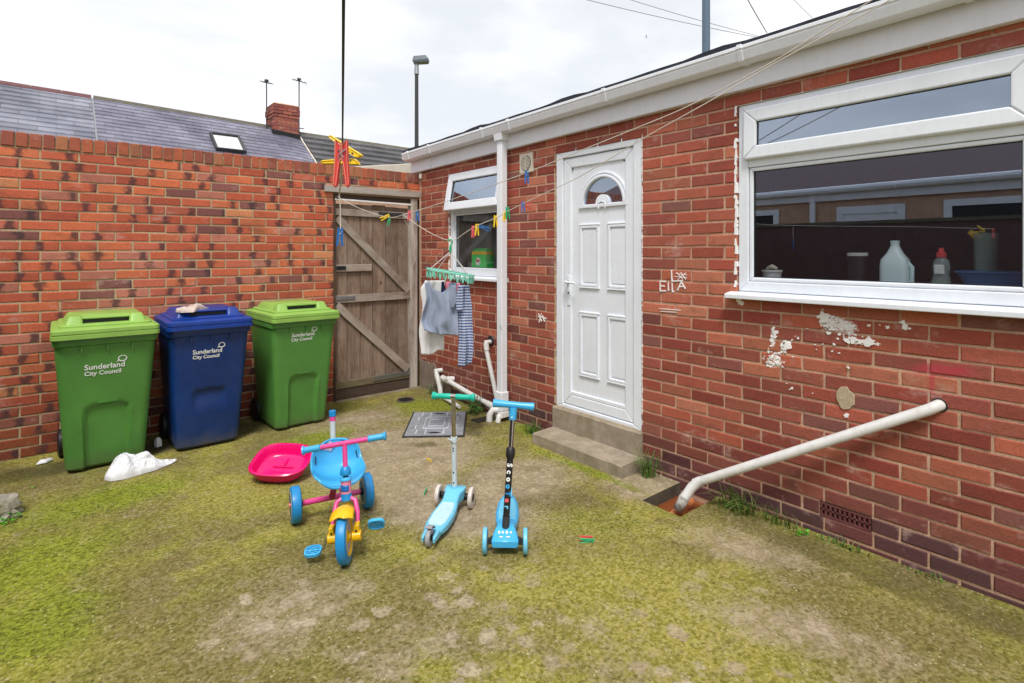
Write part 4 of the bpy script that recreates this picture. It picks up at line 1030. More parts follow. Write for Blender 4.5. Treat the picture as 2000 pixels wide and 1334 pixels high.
def far_house(label, x0, x1, mat, rmat, wd, step, th=.012):
    t = thing('terraced_house', label, 'house', ((x0 + x1) / 2, RY, 0)); inv = Matrix.Translation((-(x0 + x1) / 2, -RY, 0))
    o = roof_strip(t, x0, x1, int(4.5 / step), wd, mat, step, th); o.location = (-(x0 + x1) / 2, -RY, 0)
    m = MB(inv)
    def sec(x): z = ridge_z(x); return [(x, RY - .13, z - .085), (x, RY - .06, z - .02), (x, RY, z + .01), (x, RY + .06, z - .02), (x, RY + .13, z - .085)]
    n = int((x1 - x0) / .45)
    for k in range(n):
        a, b = x0 + (x1 - x0) * k / n, x0 + (x1 - x0) * (k + 1) / n
        MB(inv).loft([sec(a + .003), sec(b - .003)]).build('ridge_tile', rmat, t)
    # body: walls and the back slope
    zr = ridge_z((x0 + x1) / 2)
    MB(inv).loft([[(x, RY - 3.4, 0), (x, RY - 3.4, zr - 2.5), (x, RY, zr - .14), (x, RY + 3.4, zr - 2.5), (x, RY + 3.4, 0)] for x in (x0 + .01, x1 - .01)]).build('wall', M['mortar_h'], t)
    return t, inv
h1, inv = far_house('grey slate roof with red ridge, leftmost of the roofs behind the yard wall', -5.0, .545, M['slate_l'], M['ridge_red'], .5, .19)
h2, inv2 = far_house('lilac slate roofed house with skylight and brick chimney behind the yard wall', .575, 4.62, M['slate'], M['ridge'], .26, .165)
h3, inv3 = far_house('dark tiled roof house right of the chimney, beyond the gate', 4.66, 15, M['tile_dark'], M['ridge'], .33, .29, .045)
# lead strips between roofs
for hh, iv, xx, mt in ((h2, inv2, .56, 'galv'), (h2, inv2, 4.64, 'cream')):
    MB(iv).loft([[(xx - .016, y, z - .02), (xx - .016, y, z + .03), (xx + .016, y, z + .03), (xx + .016, y, z - .02)] for y, z in ((RY - .1, ridge_z(xx) - .1), (RY - 3.5, ridge_z(xx) - .03 - 3.5 * SLP))]).build('verge_strip', M[mt], hh)
# skylight
sy, sz = 12.80, 0; zz = ridge_z(2.8) - (RY - sy) * SLP
ang = math.atan(SLP); TS = Matrix.Translation((2.80, sy, zz + .02)) @ Matrix.Rotation(ang, 4, 'X')
sk = MB(inv2 @ TS)
for a, b, c, d in ((-.29, -.25, -.38, .38), (.25, .29, -.38, .38), (-.25, .25, .345, .38), (-.25, .25, -.38, -.345)): sk.box(a, b, c, d, 0, .07)
sf = sk.build('skylight', M['dark_metal'], h2)
MB(inv2 @ TS).box(-.25, .25, -.35, .35, .02, .045).build('pane', mat_glass('skylight_glass', .9, (.6, .6, .6), (1, 1, 1)), sf)
# chimney of separate bricks
ch = thing('chimney', None, None, (0, 0, 0)); ch.parent = h2; ch.matrix_parent_inverse = Matrix.Identity(4); ch.location = (4.27 - 2.5975, 13.93 - RY, 4.0)
cw, cd = .575, .62
MB().box(-cw / 2 + .01, cw / 2 - .01, -cd / 2 + .01, cd / 2 - .01, 0, 1.07).build('mortar', M['mortar_h'], ch)
for k in range(13):
    z = .06 + k * .0755; e = .03 if k in (10, 11) else (.015 if k in (9, 12) else 0)
    for face in range(2):
        W_ = (cw if face == 0 else cd) + 2 * e; off = .112 if (k + face) % 2 else 0
        x = -W_ / 2
        cuts = [-W_ / 2] + [c for c in (-W_ / 2 + off + .225 * i for i in range(0, 4)) if -W_ / 2 + .06 < c < W_ / 2 - .06] + [W_ / 2]
        for a, b in zip(cuts, cuts[1:]):
            c = RRR.choice([(.30, .09, .07), (.25, .08, .07), (.36, .12, .09), (.22, .075, .07)])
            l = b - a - .010
            p = ((a + b) / 2, -cd / 2 - e, z + .034) if face == 0 else (-cw / 2 - e, -(a + b) / 2, z + .034)
            link_mesh('brick', brick_mesh(l, .065, M['brick_h'], 3), ch, p, (0, 0, 0 if face == 0 else -pi / 2), (*c, .5))
MB().box(-cw / 2 - .02, cw / 2 + .02, -cd / 2 - .02, cd / 2 + .02, 1.045, 1.075, (.03, .03)).build('flaunching', M['mortar_h'], ch)
MB().loft([[(-.34, -.36, .0), (.36, -.36, .0), (.36, .36, .0), (-.34, .36, .0)], [(-.31, -.33, .48), (.31, -.33, .44), (.31, .36, .60), (-.31, .36, .60)]]).build('lead_flashing', M['slate_l'], h2, loc=(4.27 - 2.5975, -.07, 3.93))
def aerial(x, y, z0, z1, w_, ang):
    m = MB(); m.tube([(x, y, z0), (x, y, z1)], .014, 6)
    a = Vector((cos(ang), sin(ang), .25)); b = Vector((-sin(ang), cos(ang), 0))
    c = Vector((x, y, z1 - .04)); m.tube([c - a * w_ * .6, c + a * w_ * .5], .010, 5)
    for k in range(5):
        q = c + a * w_ * (-.5 + .25 * k); m.tube([q - b * w_ * .32, q + b * w_ * .32], .007, 4)
    m.box(x - .04, x + .04, y - .03, y + .03, z1 - .02, z1 + .03)
    m.tube([(x, y, z0 + .1), (x + .12, y, z0 + .08)], .012, 5); m.tube([(x, y, z0 + .25), (x + .12, y, z0 + .25)], .012, 5)
    m.build('aerial', M['dark_metal'], ch)
aerial(-.40, -.1, .45, 1.60, .26, 2.2); aerial(.40, .0, .35, 1.82, .30, 2.6)

# cream building edge behind the wall by the gutter
t = thing('outbuilding', 'low building with a pale cream roof edge showing above the gate corner', 'outbuilding', (4, 7.6, 0))
MB().box(-1.05, 1.6, -1.0, 1.6, 0, 2.56).build('wall', M['mortar_h'], t)
MB().loft([[(-1.10, y, 2.5), (-1.10, y, 2.58), (-.3, y, 2.70), (1.7, y, 2.76), (1.7, y, 2.5)] for y in (-1.05, 1.7)]).build('roof_edge', M['cream'], t, bevel=.01)

# street lamp, tall column, wires, gull
t = thing('street_lamp', 'tall dark street lamp with square flat head beyond the house roof', 'street lamp', (10.13, 17.6, 0), radians(-38))
MB().tube([(0, 0, 0), (0, 0, 5), (0, 0, 8.2)], [.085, .075, .065], 12).build('column', M['dark_metal'], t, smooth=True)
MB().tube([(0, 0, 8.0), (0, 0, 8.45)], [.09, .07], 12).build('collar', M['galv'], t, smooth=True)
MB().loft([[(-.10, -.13, 8.38), (.42, -.15, 8.42), (.42, .15, 8.42), (-.10, .13, 8.38)], [(-.14, -.15, 8.47), (.46, -.17, 8.53), (.46, .17, 8.53), (-.14, .15, 8.47)], [(-.10, -.12, 8.64), (.34, -.13, 8.68), (.34, .13, 8.68), (-.10, .12, 8.64)]]).build('lamp_head', plastic('lamp_head_grey', (.10, .13, .16), .45, .1), t, bevel=.02)
t = thing('lamp_column', 'thick blue grey metal column rising behind the near end of the roof', 'column', (8.72, 5.16, 0))
MB().tube([(0, 0, 0), (0, 0, 3), (0, 0, 11)], [.078, .072, .062], 16).build('column', plastic('grey_blue_column', (.10, .15, .22), .45, .06), t, smooth=True)
def cable(A, B, d0, d1, sag, r, label, name='overhead_cable', mat='rope_dark', grp=None):
    a = at_depth(*A, d0); b = at_depth(*B, d1); m = MB()
    ex = (a - b) * .8; a2 = a + ex + Vector((0, 0, .2)); 
    pts = [a2 + (b - a2) * (k / 16) - Vector((0, 0, sag * 4 * (k / 16) * (1 - k / 16))) for k in range(17)]
    return tag(m.tube(pts, r, 5).build(name, M[mat], smooth=True), label, 'cable', grp)
cable((1150, 0), (1475, 72), 15, 17, .12, .009, 'lower of the two pale overhead wires running left of the column', mat='galv')
cable((1230, 0), (1480, 70), 15, 17, .10, .008, 'upper of the two pale overhead wires running left of the column', mat='galv')
cable((1457, 0), (1498, 64), 13, 14, .03, .010, 'dark overhead wire dropping to the roof right of the column')
cable((1545, 0), (1588, 36), 13, 14, .03, .006, 'thin grey overhead wire furthest to the right in the sky', mat='galv')
g_ = MB(); g_.tube([(-.10, 0, 0), (-.03, 0, .0), (.05, 0, .01), (.11, 0, .02)], [.008, .035, .035, .012], 8)
gl_ = g_.build('gull', M['galv'], smooth=True)
w_ = MB(); w_.loft([[(.03, 0, .02), (-.04, 0, .02), (-.04, 0, .012)], [(.0, .22, .09), (-.06, .22, .09), (-.06, .22, .085)], [(-.05, .42, .05), (-.06, .42, .05), (-.06, .42, .048)]]); w_.loft([[(.03, 0, .02), (-.04, 0, .02), (-.04, 0, .012)], [(.0, -.22, .09), (-.06, -.22, .09), (-.06, -.22, .085)], [(-.05, -.42, .05), (-.06, -.42, .05), (-.06, -.42, .048)]])
w_.build('wing', M['galv'], gl_); gl_.location = at_depth(1262, 72, 62); gl_.rotation_euler = (.3, .2, 2.2); tag(gl_, 'tiny gull flying high in the cloudy sky', 'bird')

# ---- side wall and neighbouring house on the left: outside the frame, mirrored in the window panes
t = thing('side_wall', 'dark brick side wall mirrored in the big window', 'wall', (-1.35, 0, 0))
MB().box(-.1, .1, -3.0, 5.325, 0, 1.84).build('wall_face', M['room_brown'], t); MB().box(-.12, .12, -3.0, 5.325, 1.84, 1.88).build('coping', M['ridge'], t)
t = thing('neighbour_house', 'neighbouring brick house with white gutter and door, mirrored in the big window', 'house', (-4.2, 0, 0))
MB().box(-3, 0, -4, 10, 0, 2.5).build('wall', M['mortar_h'], t)
m = MB(); m.loft([[(.02, y, 2.40), (.06, y, 2.40), (.06, y, 2.58), (.02, y, 2.58)] for y in (-4, 10)]); m.build('fascia_board', M['fascia'], t)
MB().tube([(.12, -4, 2.62), (.12, 10, 2.55)], .06, 8).build('gutter', M['gutter'], t)
MB().box(.02, .09, 4.05, 4.13, 0, 2.55).build('downpipe', M['gutter'], t)
MB().loft([[(.15, y, 2.62), (-3, y, 3.9), (-6, y, 2.6), (-6, y, 2.5)] for y in (-4, 10)]).build('roof', M['room_brown'], t)
for (a, b, c, d) in ((4.7, 6.3, 1.2, 2.3), (1.2, 2.2, 1.2, 2.3)):
    f = MB()
    for P in ((a, b, d - .1, d), (a, b, c, c + .1), (a, a + .1, c + .1, d - .1), (b - .1, b, c + .1, d - .1)): f.box(.01, .05, P[0], P[1], P[2], P[3])
    fo = f.build('window', M['upvc'], t); MB().box(.01, .02, a + .1, b - .1, c + .1, d - .1).build('pane', M['black'], fo)
f = MB()
for P in ((2.7, 3.7, 2.15, 2.28), (2.7, 2.8, .2, 2.15), (3.6, 3.7, .2, 2.15)): f.box(.01, .05, *P)
fo = f.build('door', M['upvc'], t); MB().box(.01, .03, 2.8, 3.6, .2, 2.15).build('door_leaf', M['fascia'], fo)

# ================================================================== WHEELIE BINS
def rrect(cx, cy, w, d, r, z, n=6, y_of=None):
    P = []
    for (sx, sy, a0) in ((1, 1, 0), (-1, 1, pi / 2), (-1, -1, pi), (1, -1, 3 * pi / 2)):
        for k in range(n + 1):
            a = a0 + pi / 2 * k / n
            P.append((cx + sx * (w / 2 - r) + r * cos(a), cy + sy * (d / 2 - r) + r * sin(a), z))
    return P
def text_mesh(body, size, bold=0., shear=0.):
    cu = bpy.data.curves.new('t', 'FONT'); cu.body = body; cu.size = size; cu.offset = bold; cu.shear = shear; cu.extrude = .0006; cu.resolution_u = 3
    o = bpy.data.objects.new('t', cu); COL.objects.link(o); bpy.context.view_layer.update()
    m = bpy.data.meshes.new_from_object(o.evaluated_get(bpy.context.evaluated_depsgraph_get())); bpy.data.objects.remove(o)
    return m
TXT = {}
def text_obj(body, size, xf, mat, parent, bold=0., name='lettering', shear=0.):
    k = (body, size)
    if k not in TXT:
        TXT[k] = text_mesh(body, size, bold, shear)
    m = TXT[k].copy(); m.transform(xf); m.materials.clear(); m.materials.append(mat)
    o = bpy.data.objects.new(name, m); COL.objects.link(o); o.parent = parent; return o
def make_bin(label, body_m, lid_m, loc, rz, sc=1., arch=True, ty=.0, ts=1.):
    t = thing('wheelie_bin', label, 'wheelie bin', loc, rz, 'wheelie bins along the orange brick wall'); t.scale = (sc, sc, 1)
    m = MB(); NR = 44; NP = 26
    def sec(z):
        k = z / .92; w = .445 + .125 * k; yf = .130 - .095 * k; yb = .60 + .05 * k
        return w, yf, yb
    rings = []
    for j in range(NR + 1):
        z = .012 + .908 * j / NR; w, yf, yb = sec(z); r = .045 + .012 * j / NR; d = yb - yf; P = []
        if j == 0: w -= .03; yf += .02
        # front edge with many points, carrying the pressed arch panel
        for k in range(NP + 1):
            x = -w / 2 + r + (w - 2 * r) * k / NP; y = yf
            hw = .118; top = .435 + .022 * (1 - (x / .12) ** 2 if abs(x) < .12 else 0)
            if arch == 1:
                ins = sstep(hw + .012, hw - .010, abs(x)) * sstep(top + .010, top - .012, z) * sstep(-.05, .0, z); y += .022 * ins
                y += -.006 * sstep(hw + .05, hw + .012, abs(x)) * sstep(hw, hw + .012, abs(x)) * sstep(.46, .40, z)
            else:
                ins = sstep(hw + .012, hw - .03, abs(x)) * (sstep(top + .012, top - .004, z) * sstep(top - .17, top - .02, z)); y += .020 * ins
            y -= .004 * (1 - (2 * k / NP - 1) ** 2)
            P.append((x, y, z))
        for (sx, sy, a0, n) in ((1, -1, -pi / 2, 5), (1, 1, 0, 5), (-1, 1, pi / 2, 5), (-1, -1, pi, 5)):
            cy_ = yf + r if sy < 0 else yb - r
            for k in range(n + 1):
                a = a0 + pi / 2 * k / n
                q = (sx * (w / 2 - r) + r * cos(a), cy_ + r * sin(a), z)
                if (sx, sy, k) in ((1, -1, 0), (-1, -1, n)): continue
                P.append(q)
        rings.append(P)
    m.loft(rings); m.build('body', body_m, t, smooth=True)
    # rim collar with ribs under it
    MB().loft([rrect(0, .345, w_, d_, .05, z) for w_, d_, z in ((.562, .612, .868), (.584, .634, .875), (.590, .642, .905), (.584, .634, .925))]).build('rim', body_m, t, smooth=True)
    rb = MB()
    for x in (-.14, 0, .14): rb.box(x - .004, x + .004, .022, .06, .83, .872)
    rb.build('rib', body_m, t)
    # lid: double lip, plateau, two shoulders and the grip bar between them
    lid = MB().loft([rrect(0, .345, w_, d_, r_, z, 5) for w_, d_, r_, z in ((.578, .70, .03, .922), (.602, .724, .035, .924), (.602, .724, .035, .950), (.590, .712, .035, .953), (.590, .712, .035, .957), (.600, .722, .035, .960), (.598, .720, .035, .982), (.585, .705, .04, .988), (.50, .62, .05, .996))]).build('lid', lid_m, t, smooth=True)
    MB().loft([rrect(0, .36, w_, d_, r_, z, 5) for w_, d_, r_, z in ((.515, .60, .05, .986), (.520, .606, .05, .992), (.520, .606, .05, 1.003), (.500, .59, .05, 1.009), (.46, .55, .05, 1.012))]).build('lid_step', lid_m, lid, smooth=True)
    MB().loft([rrect(0, .40, w_, d_, r_, z, 5) for w_, d_, r_, z in ((.47, .44, .04, 1.008), (.42, .39, .04, 1.052), (.40, .37, .04, 1.058))]).build('lid_top', lid_m, lid, smooth=True)
    for s_ in (-1, 1):
        m = MB(); x = s_ * .178
        m.loft([rrect(x, .16, .10, .14, .02, 1.008, 4), rrect(x - s_ * .006, .175, .076, .105, .018, 1.058, 4), rrect(x - s_ * .006, .175, .066, .095, .018, 1.063, 4)])
        m.build('lid_shoulder', lid_m, lid, smooth=True)
    MB().cbox(-.15, .15, .128, .21, 1.040, 1.054, .005).build('lid_grip', lid_m, lid)
    MB().box(-.145, .145, .150, .205, 1.0125, 1.0395).build('grip_shade', M['black'], lid)  # black block under the grip bar, the slot's shade put in as colour
    # hinge handle at the back, axle and wheels
    MB().tube([(-.25, .70, .97), (.25, .70, .97)], .014, 10).build('rear_handle', body_m, t, smooth=True)
    MB().tube([(-.25, .60, .10), (.25, .60, .10)], .011, 8).build('axle', M['dark_metal'], t)
    for s_ in (-1, 1):
        wx = s_ * .240
        MB().lathe([(0, -.022), (.05, -.024), (.085, -.022), (.10, -.014), (.10, .014), (.085, .022), (.05, .024), (0, .022)], 'X', 26, (wx, .60, .10)).build('wheel', M['black'], t, smooth=True)
    # printed council lettering and its ring emblem, lying on the sloping front
    tilt = math.atan(.095 / .92)
    def F(z): return sec(z)[1] - .0065
    def face(x, z, off=0.): return Matrix.Translation((x, F(z) - off, z)) @ Matrix.Rotation(pi / 2 + tilt, 4, 'X')
    zt = .705 + ty
    text_obj('Sunderland', .050 * ts, face(-.125, zt), M['print_white'], t, .0008)
    text_obj('City Council', .040 * ts, face(-.125, zt - .040 * ts), M['print_white'], t, .0007)
    m = MB(face(.095 * ts - .01, zt + .058 * ts)); rings = []
    for k in range(21):
        a = 2 * pi * k / 20; rings.append([((.020 + e) * ts * cos(a), (.016 + e) * ts * sin(a) + e2, zz) for e, e2, zz in ((0, .001, 0), (.0065, 0, 0), (.0065, 0, .001), (0, .001, .001))])
    m.loft(rings, cap=False); m.tube([(-.020 * ts, -.012 * ts, .0006), (-.034 * ts, -.022 * ts, .0006)], [.004, .0015], 6, flat=.2)
    m.build('ring_emblem', M['print_white'], t)
    return t
make_bin('green wheelie bin, nearest the left edge, with the plastic bag at its foot', M['bin_green'], M['lid_green'], (.268, 4.600, 0), radians(0), 1.0, 1)
make_bin('dark blue wheelie bin in the middle with a dirty sock on its lid', M['bin_blue'], M['lid_blue'], (.900, 4.600, 0), radians(.5), .965, 2, .03, .92)
make_bin('green wheelie bin beside the wooden gate, nothing on it', M['bin_green'], M['lid_green'], (1.622, 4.625, 0), radians(3), .965, 1, .085, .90)

# ================================================================== CRUMPLED THINGS
def heap(name, outline, height, mat, label, cat, loc, rz, seed, amp, fr=9, nu=46, nv=16, sharp=1., sc=1, film=False):
    # closed soft heap over an outline; ridged noise gives the creases
    n = len(outline)
    def O(u):
        k = u * n; i = int(k) % n; f = k - int(k); a, b = outline[i], outline[(i + 1) % n]
        f = f * f * (3 - 2 * f) * .5 + f * .5
        return a[0] + (b[0] - a[0]) * f, a[1] + (b[1] - a[1]) * f
    cx_ = sum(p[0] for p in outline) / n; cy_ = sum(p[1] for p in outline) / n
    def fn(u, v):
        ox, oy = O(u % 1.0); rr = cos(v * pi / 2) ** .8 if v < 1 else 0.
        x, y = cx_ + (ox - cx_) * rr, cy_ + (oy - cy_) * rr
        h = height(x, y) * (sin(v * pi / 2) ** .6)
        q = Vector((x * fr, y * fr, seed))
        if film:
            F = noise.voronoi(q * .9)[0]; G_ = noise.voronoi(q * 2.1 + Vector((3, 1, 2)))[0]
            z = h * (.72 + .5 * (F[1] - F[0])) + amp * (.9 * (1 - min(1, (F[1] - F[0]) * 2.2)) + .6 * (1 - min(1, (G_[1] - G_[0]) * 2.4))) * sin(v * pi / 2) ** .5
            return x + noise.noise(q * 1.4 + Vector((7, 0, 0))) * amp * (.3 + v), y + noise.noise(q * 1.4 + Vector((0, 7, 0))) * amp * (.3 + v), max(.001 + .004 * (1 - v), z)
        rg = 1 - abs(noise.noise(q)) * 2.4; rg2 = 1 - abs(noise.noise(q * 2.6 + Vector((3, 1, 2)))) * 2.2
        z = h * (1 + .25 * (rg - .6)) + (rg * .5 + rg2 * .35) * amp * sin(v * pi / 2) ** .5
        x += noise.noise(q * 1.4 + Vector((7, 0, 0))) * amp * 1.3 * (.3 + v); y += noise.noise(q * 1.4 + Vector((0, 7, 0))) * amp * 1.3 * (.3 + v)
        return x, y, max(.001 + .004 * (1 - v), z)
    o = MB().grid(fn, nu, nv, wrap=True).build(name, mat, smooth=True)
    o.location = loc; o.rotation_euler = (0, 0, rz); return tag(o, label, cat)
bagh = lambda x, y: max(.008, .115 * math.exp(-((x + .09) / .085) ** 2) + .085 * math.exp(-((x - .055) / .06) ** 2) * (1 if y > -.02 else .6) + .05 * sstep(.22, -.12, x)) * (.55 + .45 * sstep(-.12, .03, y))
heap('plastic_bag', [(-.19, -.02), (-.165, -.085), (-.10, -.105), (0, -.095), (.10, -.075), (.19, -.02), (.235, .02), (.17, .055), (.09, .08), (.0, .07), (-.09, .09), (-.16, .06)], bagh, M['bag'],
     'crumpled white plastic carrier bag on the ground against the left green bin', 'plastic bag', (.43, 4.505, 0), radians(6), 3.3, .020, 13, 150, 50, film=True)
heap('sock', [(-.12, -.02), (-.105, -.10), (-.035, -.125), (.015, -.05), (.06, .0), (.12, .02), (.10, .075), (.02, .07), (-.05, .065), (-.10, .03)], lambda x, y: .036 + .014 * sin(x * 40), M['cl_sock'],
     'dirty off-white sock lying crumpled on the blue bin lid', 'sock', (.80, 4.775, 1.045), radians(8), 8.1, .018, 16, 44, 14)
heap('litter_scrap', [(-.05, -.02), (.0, -.035), (.05, -.01), (.04, .03), (-.02, .035)], lambda x, y: .02, M['bag'], 'small white litter scrap on the ground left of the left bin wheel', 'litter', (-.065, 5.12, 0), .3, 5.5, .01, 16, 20, 7)
heap('litter_scrap', [(-.02, -.02), (.02, -.02), (.02, .02), (-.02, .02)], lambda x, y: .07, M['bag'], 'tiny white scrap standing between the left green bin and the blue bin', 'litter', (.60, 4.97, 0), .3, 2.5, .005, 16, 16, 7)
# broken stone with moss and seedlings at the left edge
st = thing('broken_stone', 'pale broken lump of stone with small weeds at the left edge', 'stone', (-.285, 4.22, 0))
def rock(u, v):
    a, b = u * 2 * pi, (v - .12) * pi / 1.24
    p = Vector((cos(a) * cos(b), sin(a) * cos(b), sin(b))); q = 1 + noise.noise(p * 2.3 + Vector((5, 5, 5))) * .45 + noise.noise(p * 6) * .12
    return p.x * .13 * q, p.y * .10 * q, max(-.01, .02 + p.z * .10 * q)
MB().grid(rock, 22, 12, wrap=True).build('stone', M['stone'], st)

# ================================================================== PLANTS
def tuft(name, label, loc, n, h, spread, mat='grass', seed=1, lean=(0, 0), mat2=None, cat='grass tuft'):
    r = random.Random(seed); ms = [MB(), MB()]
    for k in range(n):
        a = r.random() * 2 * pi; L_ = h * (.45 + .75 * r.random()); bend = .35 + r.random() * 1.1; w_ = .0022 + .0022 * r.random()
        bx, by = r.gauss(0, spread[0] * .4), r.gauss(0, spread[1] * .4)
        dx, dy = cos(a) + lean[0] * 1.5, sin(a) + lean[1] * 1.5; l = sqrt(dx * dx + dy * dy) or 1; dx /= l; dy /= l
        m = ms[1 if (mat2 and r.random() < .25) else 0]; P = []
        for j in range(6):
            f = j / 5; th = bend * f; rr_ = L_ * f * sin(th * .8); z = L_ * f * cos(th * .9)
            c = (bx + dx * rr_, by + dy * rr_, max(.002, z)); ww = w_ * (1 - f * .9)
            P.append(((c[0] - dy * ww, c[1] + dx * ww, c[2]), (c[0] + dy * ww, c[1] - dx * ww, c[2] + .0005)))
        idx_ = [(m.av(a_), m.av(b_)) for a_, b_ in P]
        for p, q in zip(idx_, idx_[1:]): m.f.append([p[0], p[1], q[1], q[0]])
    t = thing(name, label, cat, loc)
    ms[0].build('blades', M[mat], t, smooth=True, fix=False, kind='stuff')
    if mat2 and ms[1].v: ms[1].build('dry_blades', M[mat2], t, smooth=True, fix=False, kind='stuff')
    return t
def leafy(name, label, loc, n, R_, h, mat, seed, leaf=.02, cat='weed'):
    r = random.Random(seed); m = MB(); st_ = MB()
    for k in range(n):
        a = r.random() * 2 * pi; rr_ = R_ * sqrt(r.random()); z = h * r.random() * (1 - .5 * rr_ / R_); c = Vector((cos(a) * rr_, sin(a) * rr_, z + .004))
        d = Vector((cos(a + r.gauss(0, .6)), sin(a + r.gauss(0, .6)), r.gauss(.1, .5))).normalized(); s_ = d.cross(Vector((r.gauss(0, .3), r.gauss(0, .3), 1))).normalized(); L_ = leaf * (.6 + r.random() * .8)
        up = s_.cross(d) * L_ * .12
        m.poly([c, c + d * L_ * .5 + s_ * L_ * .3 - up, c + d * L_, c + d * L_ * .5 - s_ * L_ * .3 - up])
        if k % 4 == 0: st_.tube([(c.x * .2, c.y * .2, 0), (c.x * .6, c.y * .6, c.z * .7), tuple(c)], .0012, 4)
    t = thing(name, label, cat, loc); m.build('leaves', M[mat], t, fix=False); st_.build('stems', M['grass'], t); return t
tuft('grass_tuft', 'long green grass clump over the right rim of the drain pit', (3.03, 1.60, 0), 130, .17, (.06, .17), seed=2, lean=(-.5, .1), mat2='grass2')
tuft('grass_tuft', 'thin grass growing along the house wall below the long pipe', (3.06, 1.36, 0), 60, .10, (.04, .13), seed=12, lean=(-.5, 0), mat2='grass2')
tuft('grass_tuft', 'upright grass clump in the corner between the concrete step and the wall', (3.03, 2.215, 0), 70, .24, (.05, .06), seed=3, mat2='grass2')
tuft('grass_tuft', 'small green grass clump at the wall left of the concrete step', (3.02, 3.36, 0), 75, .13, (.06, .08), seed=4)
tuft('grass_tuft', 'short sparse grass at the wall below the airbrick', (3.07, 1.05, 0), 45, .06, (.03, .12), seed=5, mat2='grass2')
tuft('grass_tuft', 'faint wisps of grass along the wall base further right of the airbrick', (3.085, .72, 0), 26, .04, (.02, .16), seed=6, mat2='grass2')
tuft('grass_tuft', 'tiny wisps of grass under the thin broken pipe near the gate', (2.98, 4.75, 0), 30, .07, (.06, .1), seed=16)
leafy('weed', 'bushy green weed growing over the white waste pipe by the downpipe', (3.01, 4.13, 0), 170, .085, .17, 'weed', 7, .026)
leafy('seedling', 'single bright green seedling at the wall right of the drain pit', (3.03, 1.235, 0), 16, .022, .035, 'leaf_bright', 8, .022, 'seedling')
leafy('weed', 'low green weed beside the broken stone at the left edge', (-.20, 4.12, 0), 40, .05, .06, 'leaf_bright', 9, .024)
leafy('weed', 'sprig of green weed at the corner behind the pipes by the gate post', (3.06, 5.0, 0), 50, .05, .12, 'weed', 10, .024)
leafy('fallen_leaf', 'small green leaf on the ground left of the left bin wheel', (-.10, 4.62, 0), 3, .012, .004, 'leaf_bright', 11, .03, 'leaf')

# ================================================================== PINK TOY SEAT SHELL
def seat_shell(root, name, mat, W_, D_, H_, e_pow=3., back=0., thick=.006, xf=None, lip=.012, nu=44, nv=14, squeeze=0.):
    # rounded tub: rim super-ellipse, floor lower; 'back' raises the far side
    def fn(u, v):
        a = u * 2 * pi; c, s_ = cos(a), sin(a)
        k = (abs(c) ** e_pow + abs(s_) ** e_pow) ** (-1 / e_pow)
        prof = [(1.0 + lip, -.012), (1.0 + lip, .0), (1.0, .004), (.975, -.003)]
        if v < .22: p = prof[min(3, int(round(v / .22 * 3)))]; rr_, dz = p
        else:
            f = (v - .22) / .78; rr_ = .975 * (1 - f * .28) if f < .5 else .975 * .86 * (1 - (f - .5) * 2) ; dz = -H_ * min(1, sstep(0, .62, f))
        x, y = c * k * W_ / 2 * rr_, s_ * k * D_ / 2 * rr_
        x *= 1 + squeeze * (y / D_)
        lift = back * sstep(-.2, .5, y / D_)
        return x, y, dz + lift * (1 if v < .9 else 1)
    m = MB(xf); m.grid(fn, nu, nv, wrap=True)
    return m.build(name, mat, root, smooth=True, solid=thick)
t = thing('toy_seat', 'hot pink plastic toy seat shell lying loose between the bins and the tricycle', 'toy seat', (1.165, 3.80, .0), 0)
t.rotation_euler = (radians(13), radians(2), radians(-42))
XF = Matrix.Translation((0, 0, .112))
seat_shell(t, 'shell', M['hotpink'], .365, .315, .075, 2.9, .025, .006, XF, .03)
m = MB(XF); m.cbox(-.07, .07, .015, .023, -.062, -.052, .003); m.cbox(-.05, .06, -.06, -.03, -.068, -.058, .004); m.cbox(-.004, .008, .025, .10, -.062, -.045, .003); m.build('moulded_rib', M['hotpink'], t)
MB(XF).lathe([(0, -.12), (.035, -.12), (.045, -.09), (0, -.09)], 'Z', 16).build('mount', M['hotpink'], t, smooth=True)

# ================================================================== TRICYCLE   (local +x = forward)
TA = atan2(-.977, -.212)
tri = thing('tricycle', 'child pink, blue and yellow tricycle with blue seat and handlebar', 'tricycle', (1.21, 3.057, 0), TA)
def wheel(root, xf, R_, w_, tyre, rim, hub, name='wheel', cap=None):
    # wheel with its axis along local y
    r0 = R_ * .70
    ty = MB(xf).lathe([(r0, -w_ / 2), (R_ * .9, -w_ / 2), (R_ * .98, -w_ * .40), (R_, -w_ * .22), (R_, w_ * .22), (R_ * .98, w_ * .40), (R_ * .9, w_ / 2), (r0, w_ / 2), (r0, -w_ / 2)], 'Y', 40).build(name, tyre, root, smooth=True)
    m = MB(xf); m.lathe([(0, -w_ * .46), (R_ * .2, -w_ * .46), (R_ * .26, -w_ * .32), (R_ * .60, -w_ * .30), (R_ * .67, -w_ * .52), (R_ * .73, -w_ * .52), (R_ * .73, w_ * .52), (R_ * .67, w_ * .52), (R_ * .60, w_ * .30), (R_ * .26, w_ * .32), (R_ * .2, w_ * .46), (0, w_ * .46)], 'Y', 32)
    m.build('rim', rim, ty, smooth=True)
    if hub:
        for s_ in (-1, 1): MB(xf).lathe([(0, s_ * w_ * .40), (R_ * .15, s_ * w_ * .40), (R_ * .13, s_ * w_ * .62), (0, s_ * w_ * .66)][::s_], 'Y', 16).build('hub', hub, ty, smooth=True)
    return ty
I4 = Matrix.Identity(4)
TR = Matrix.Translation
ZR = .098
wheel(tri, TR((0, -.196, ZR)), ZR, .052, M['toy_blue_d'], M['yellow'], M['peg_pink'], 'rear_wheel')
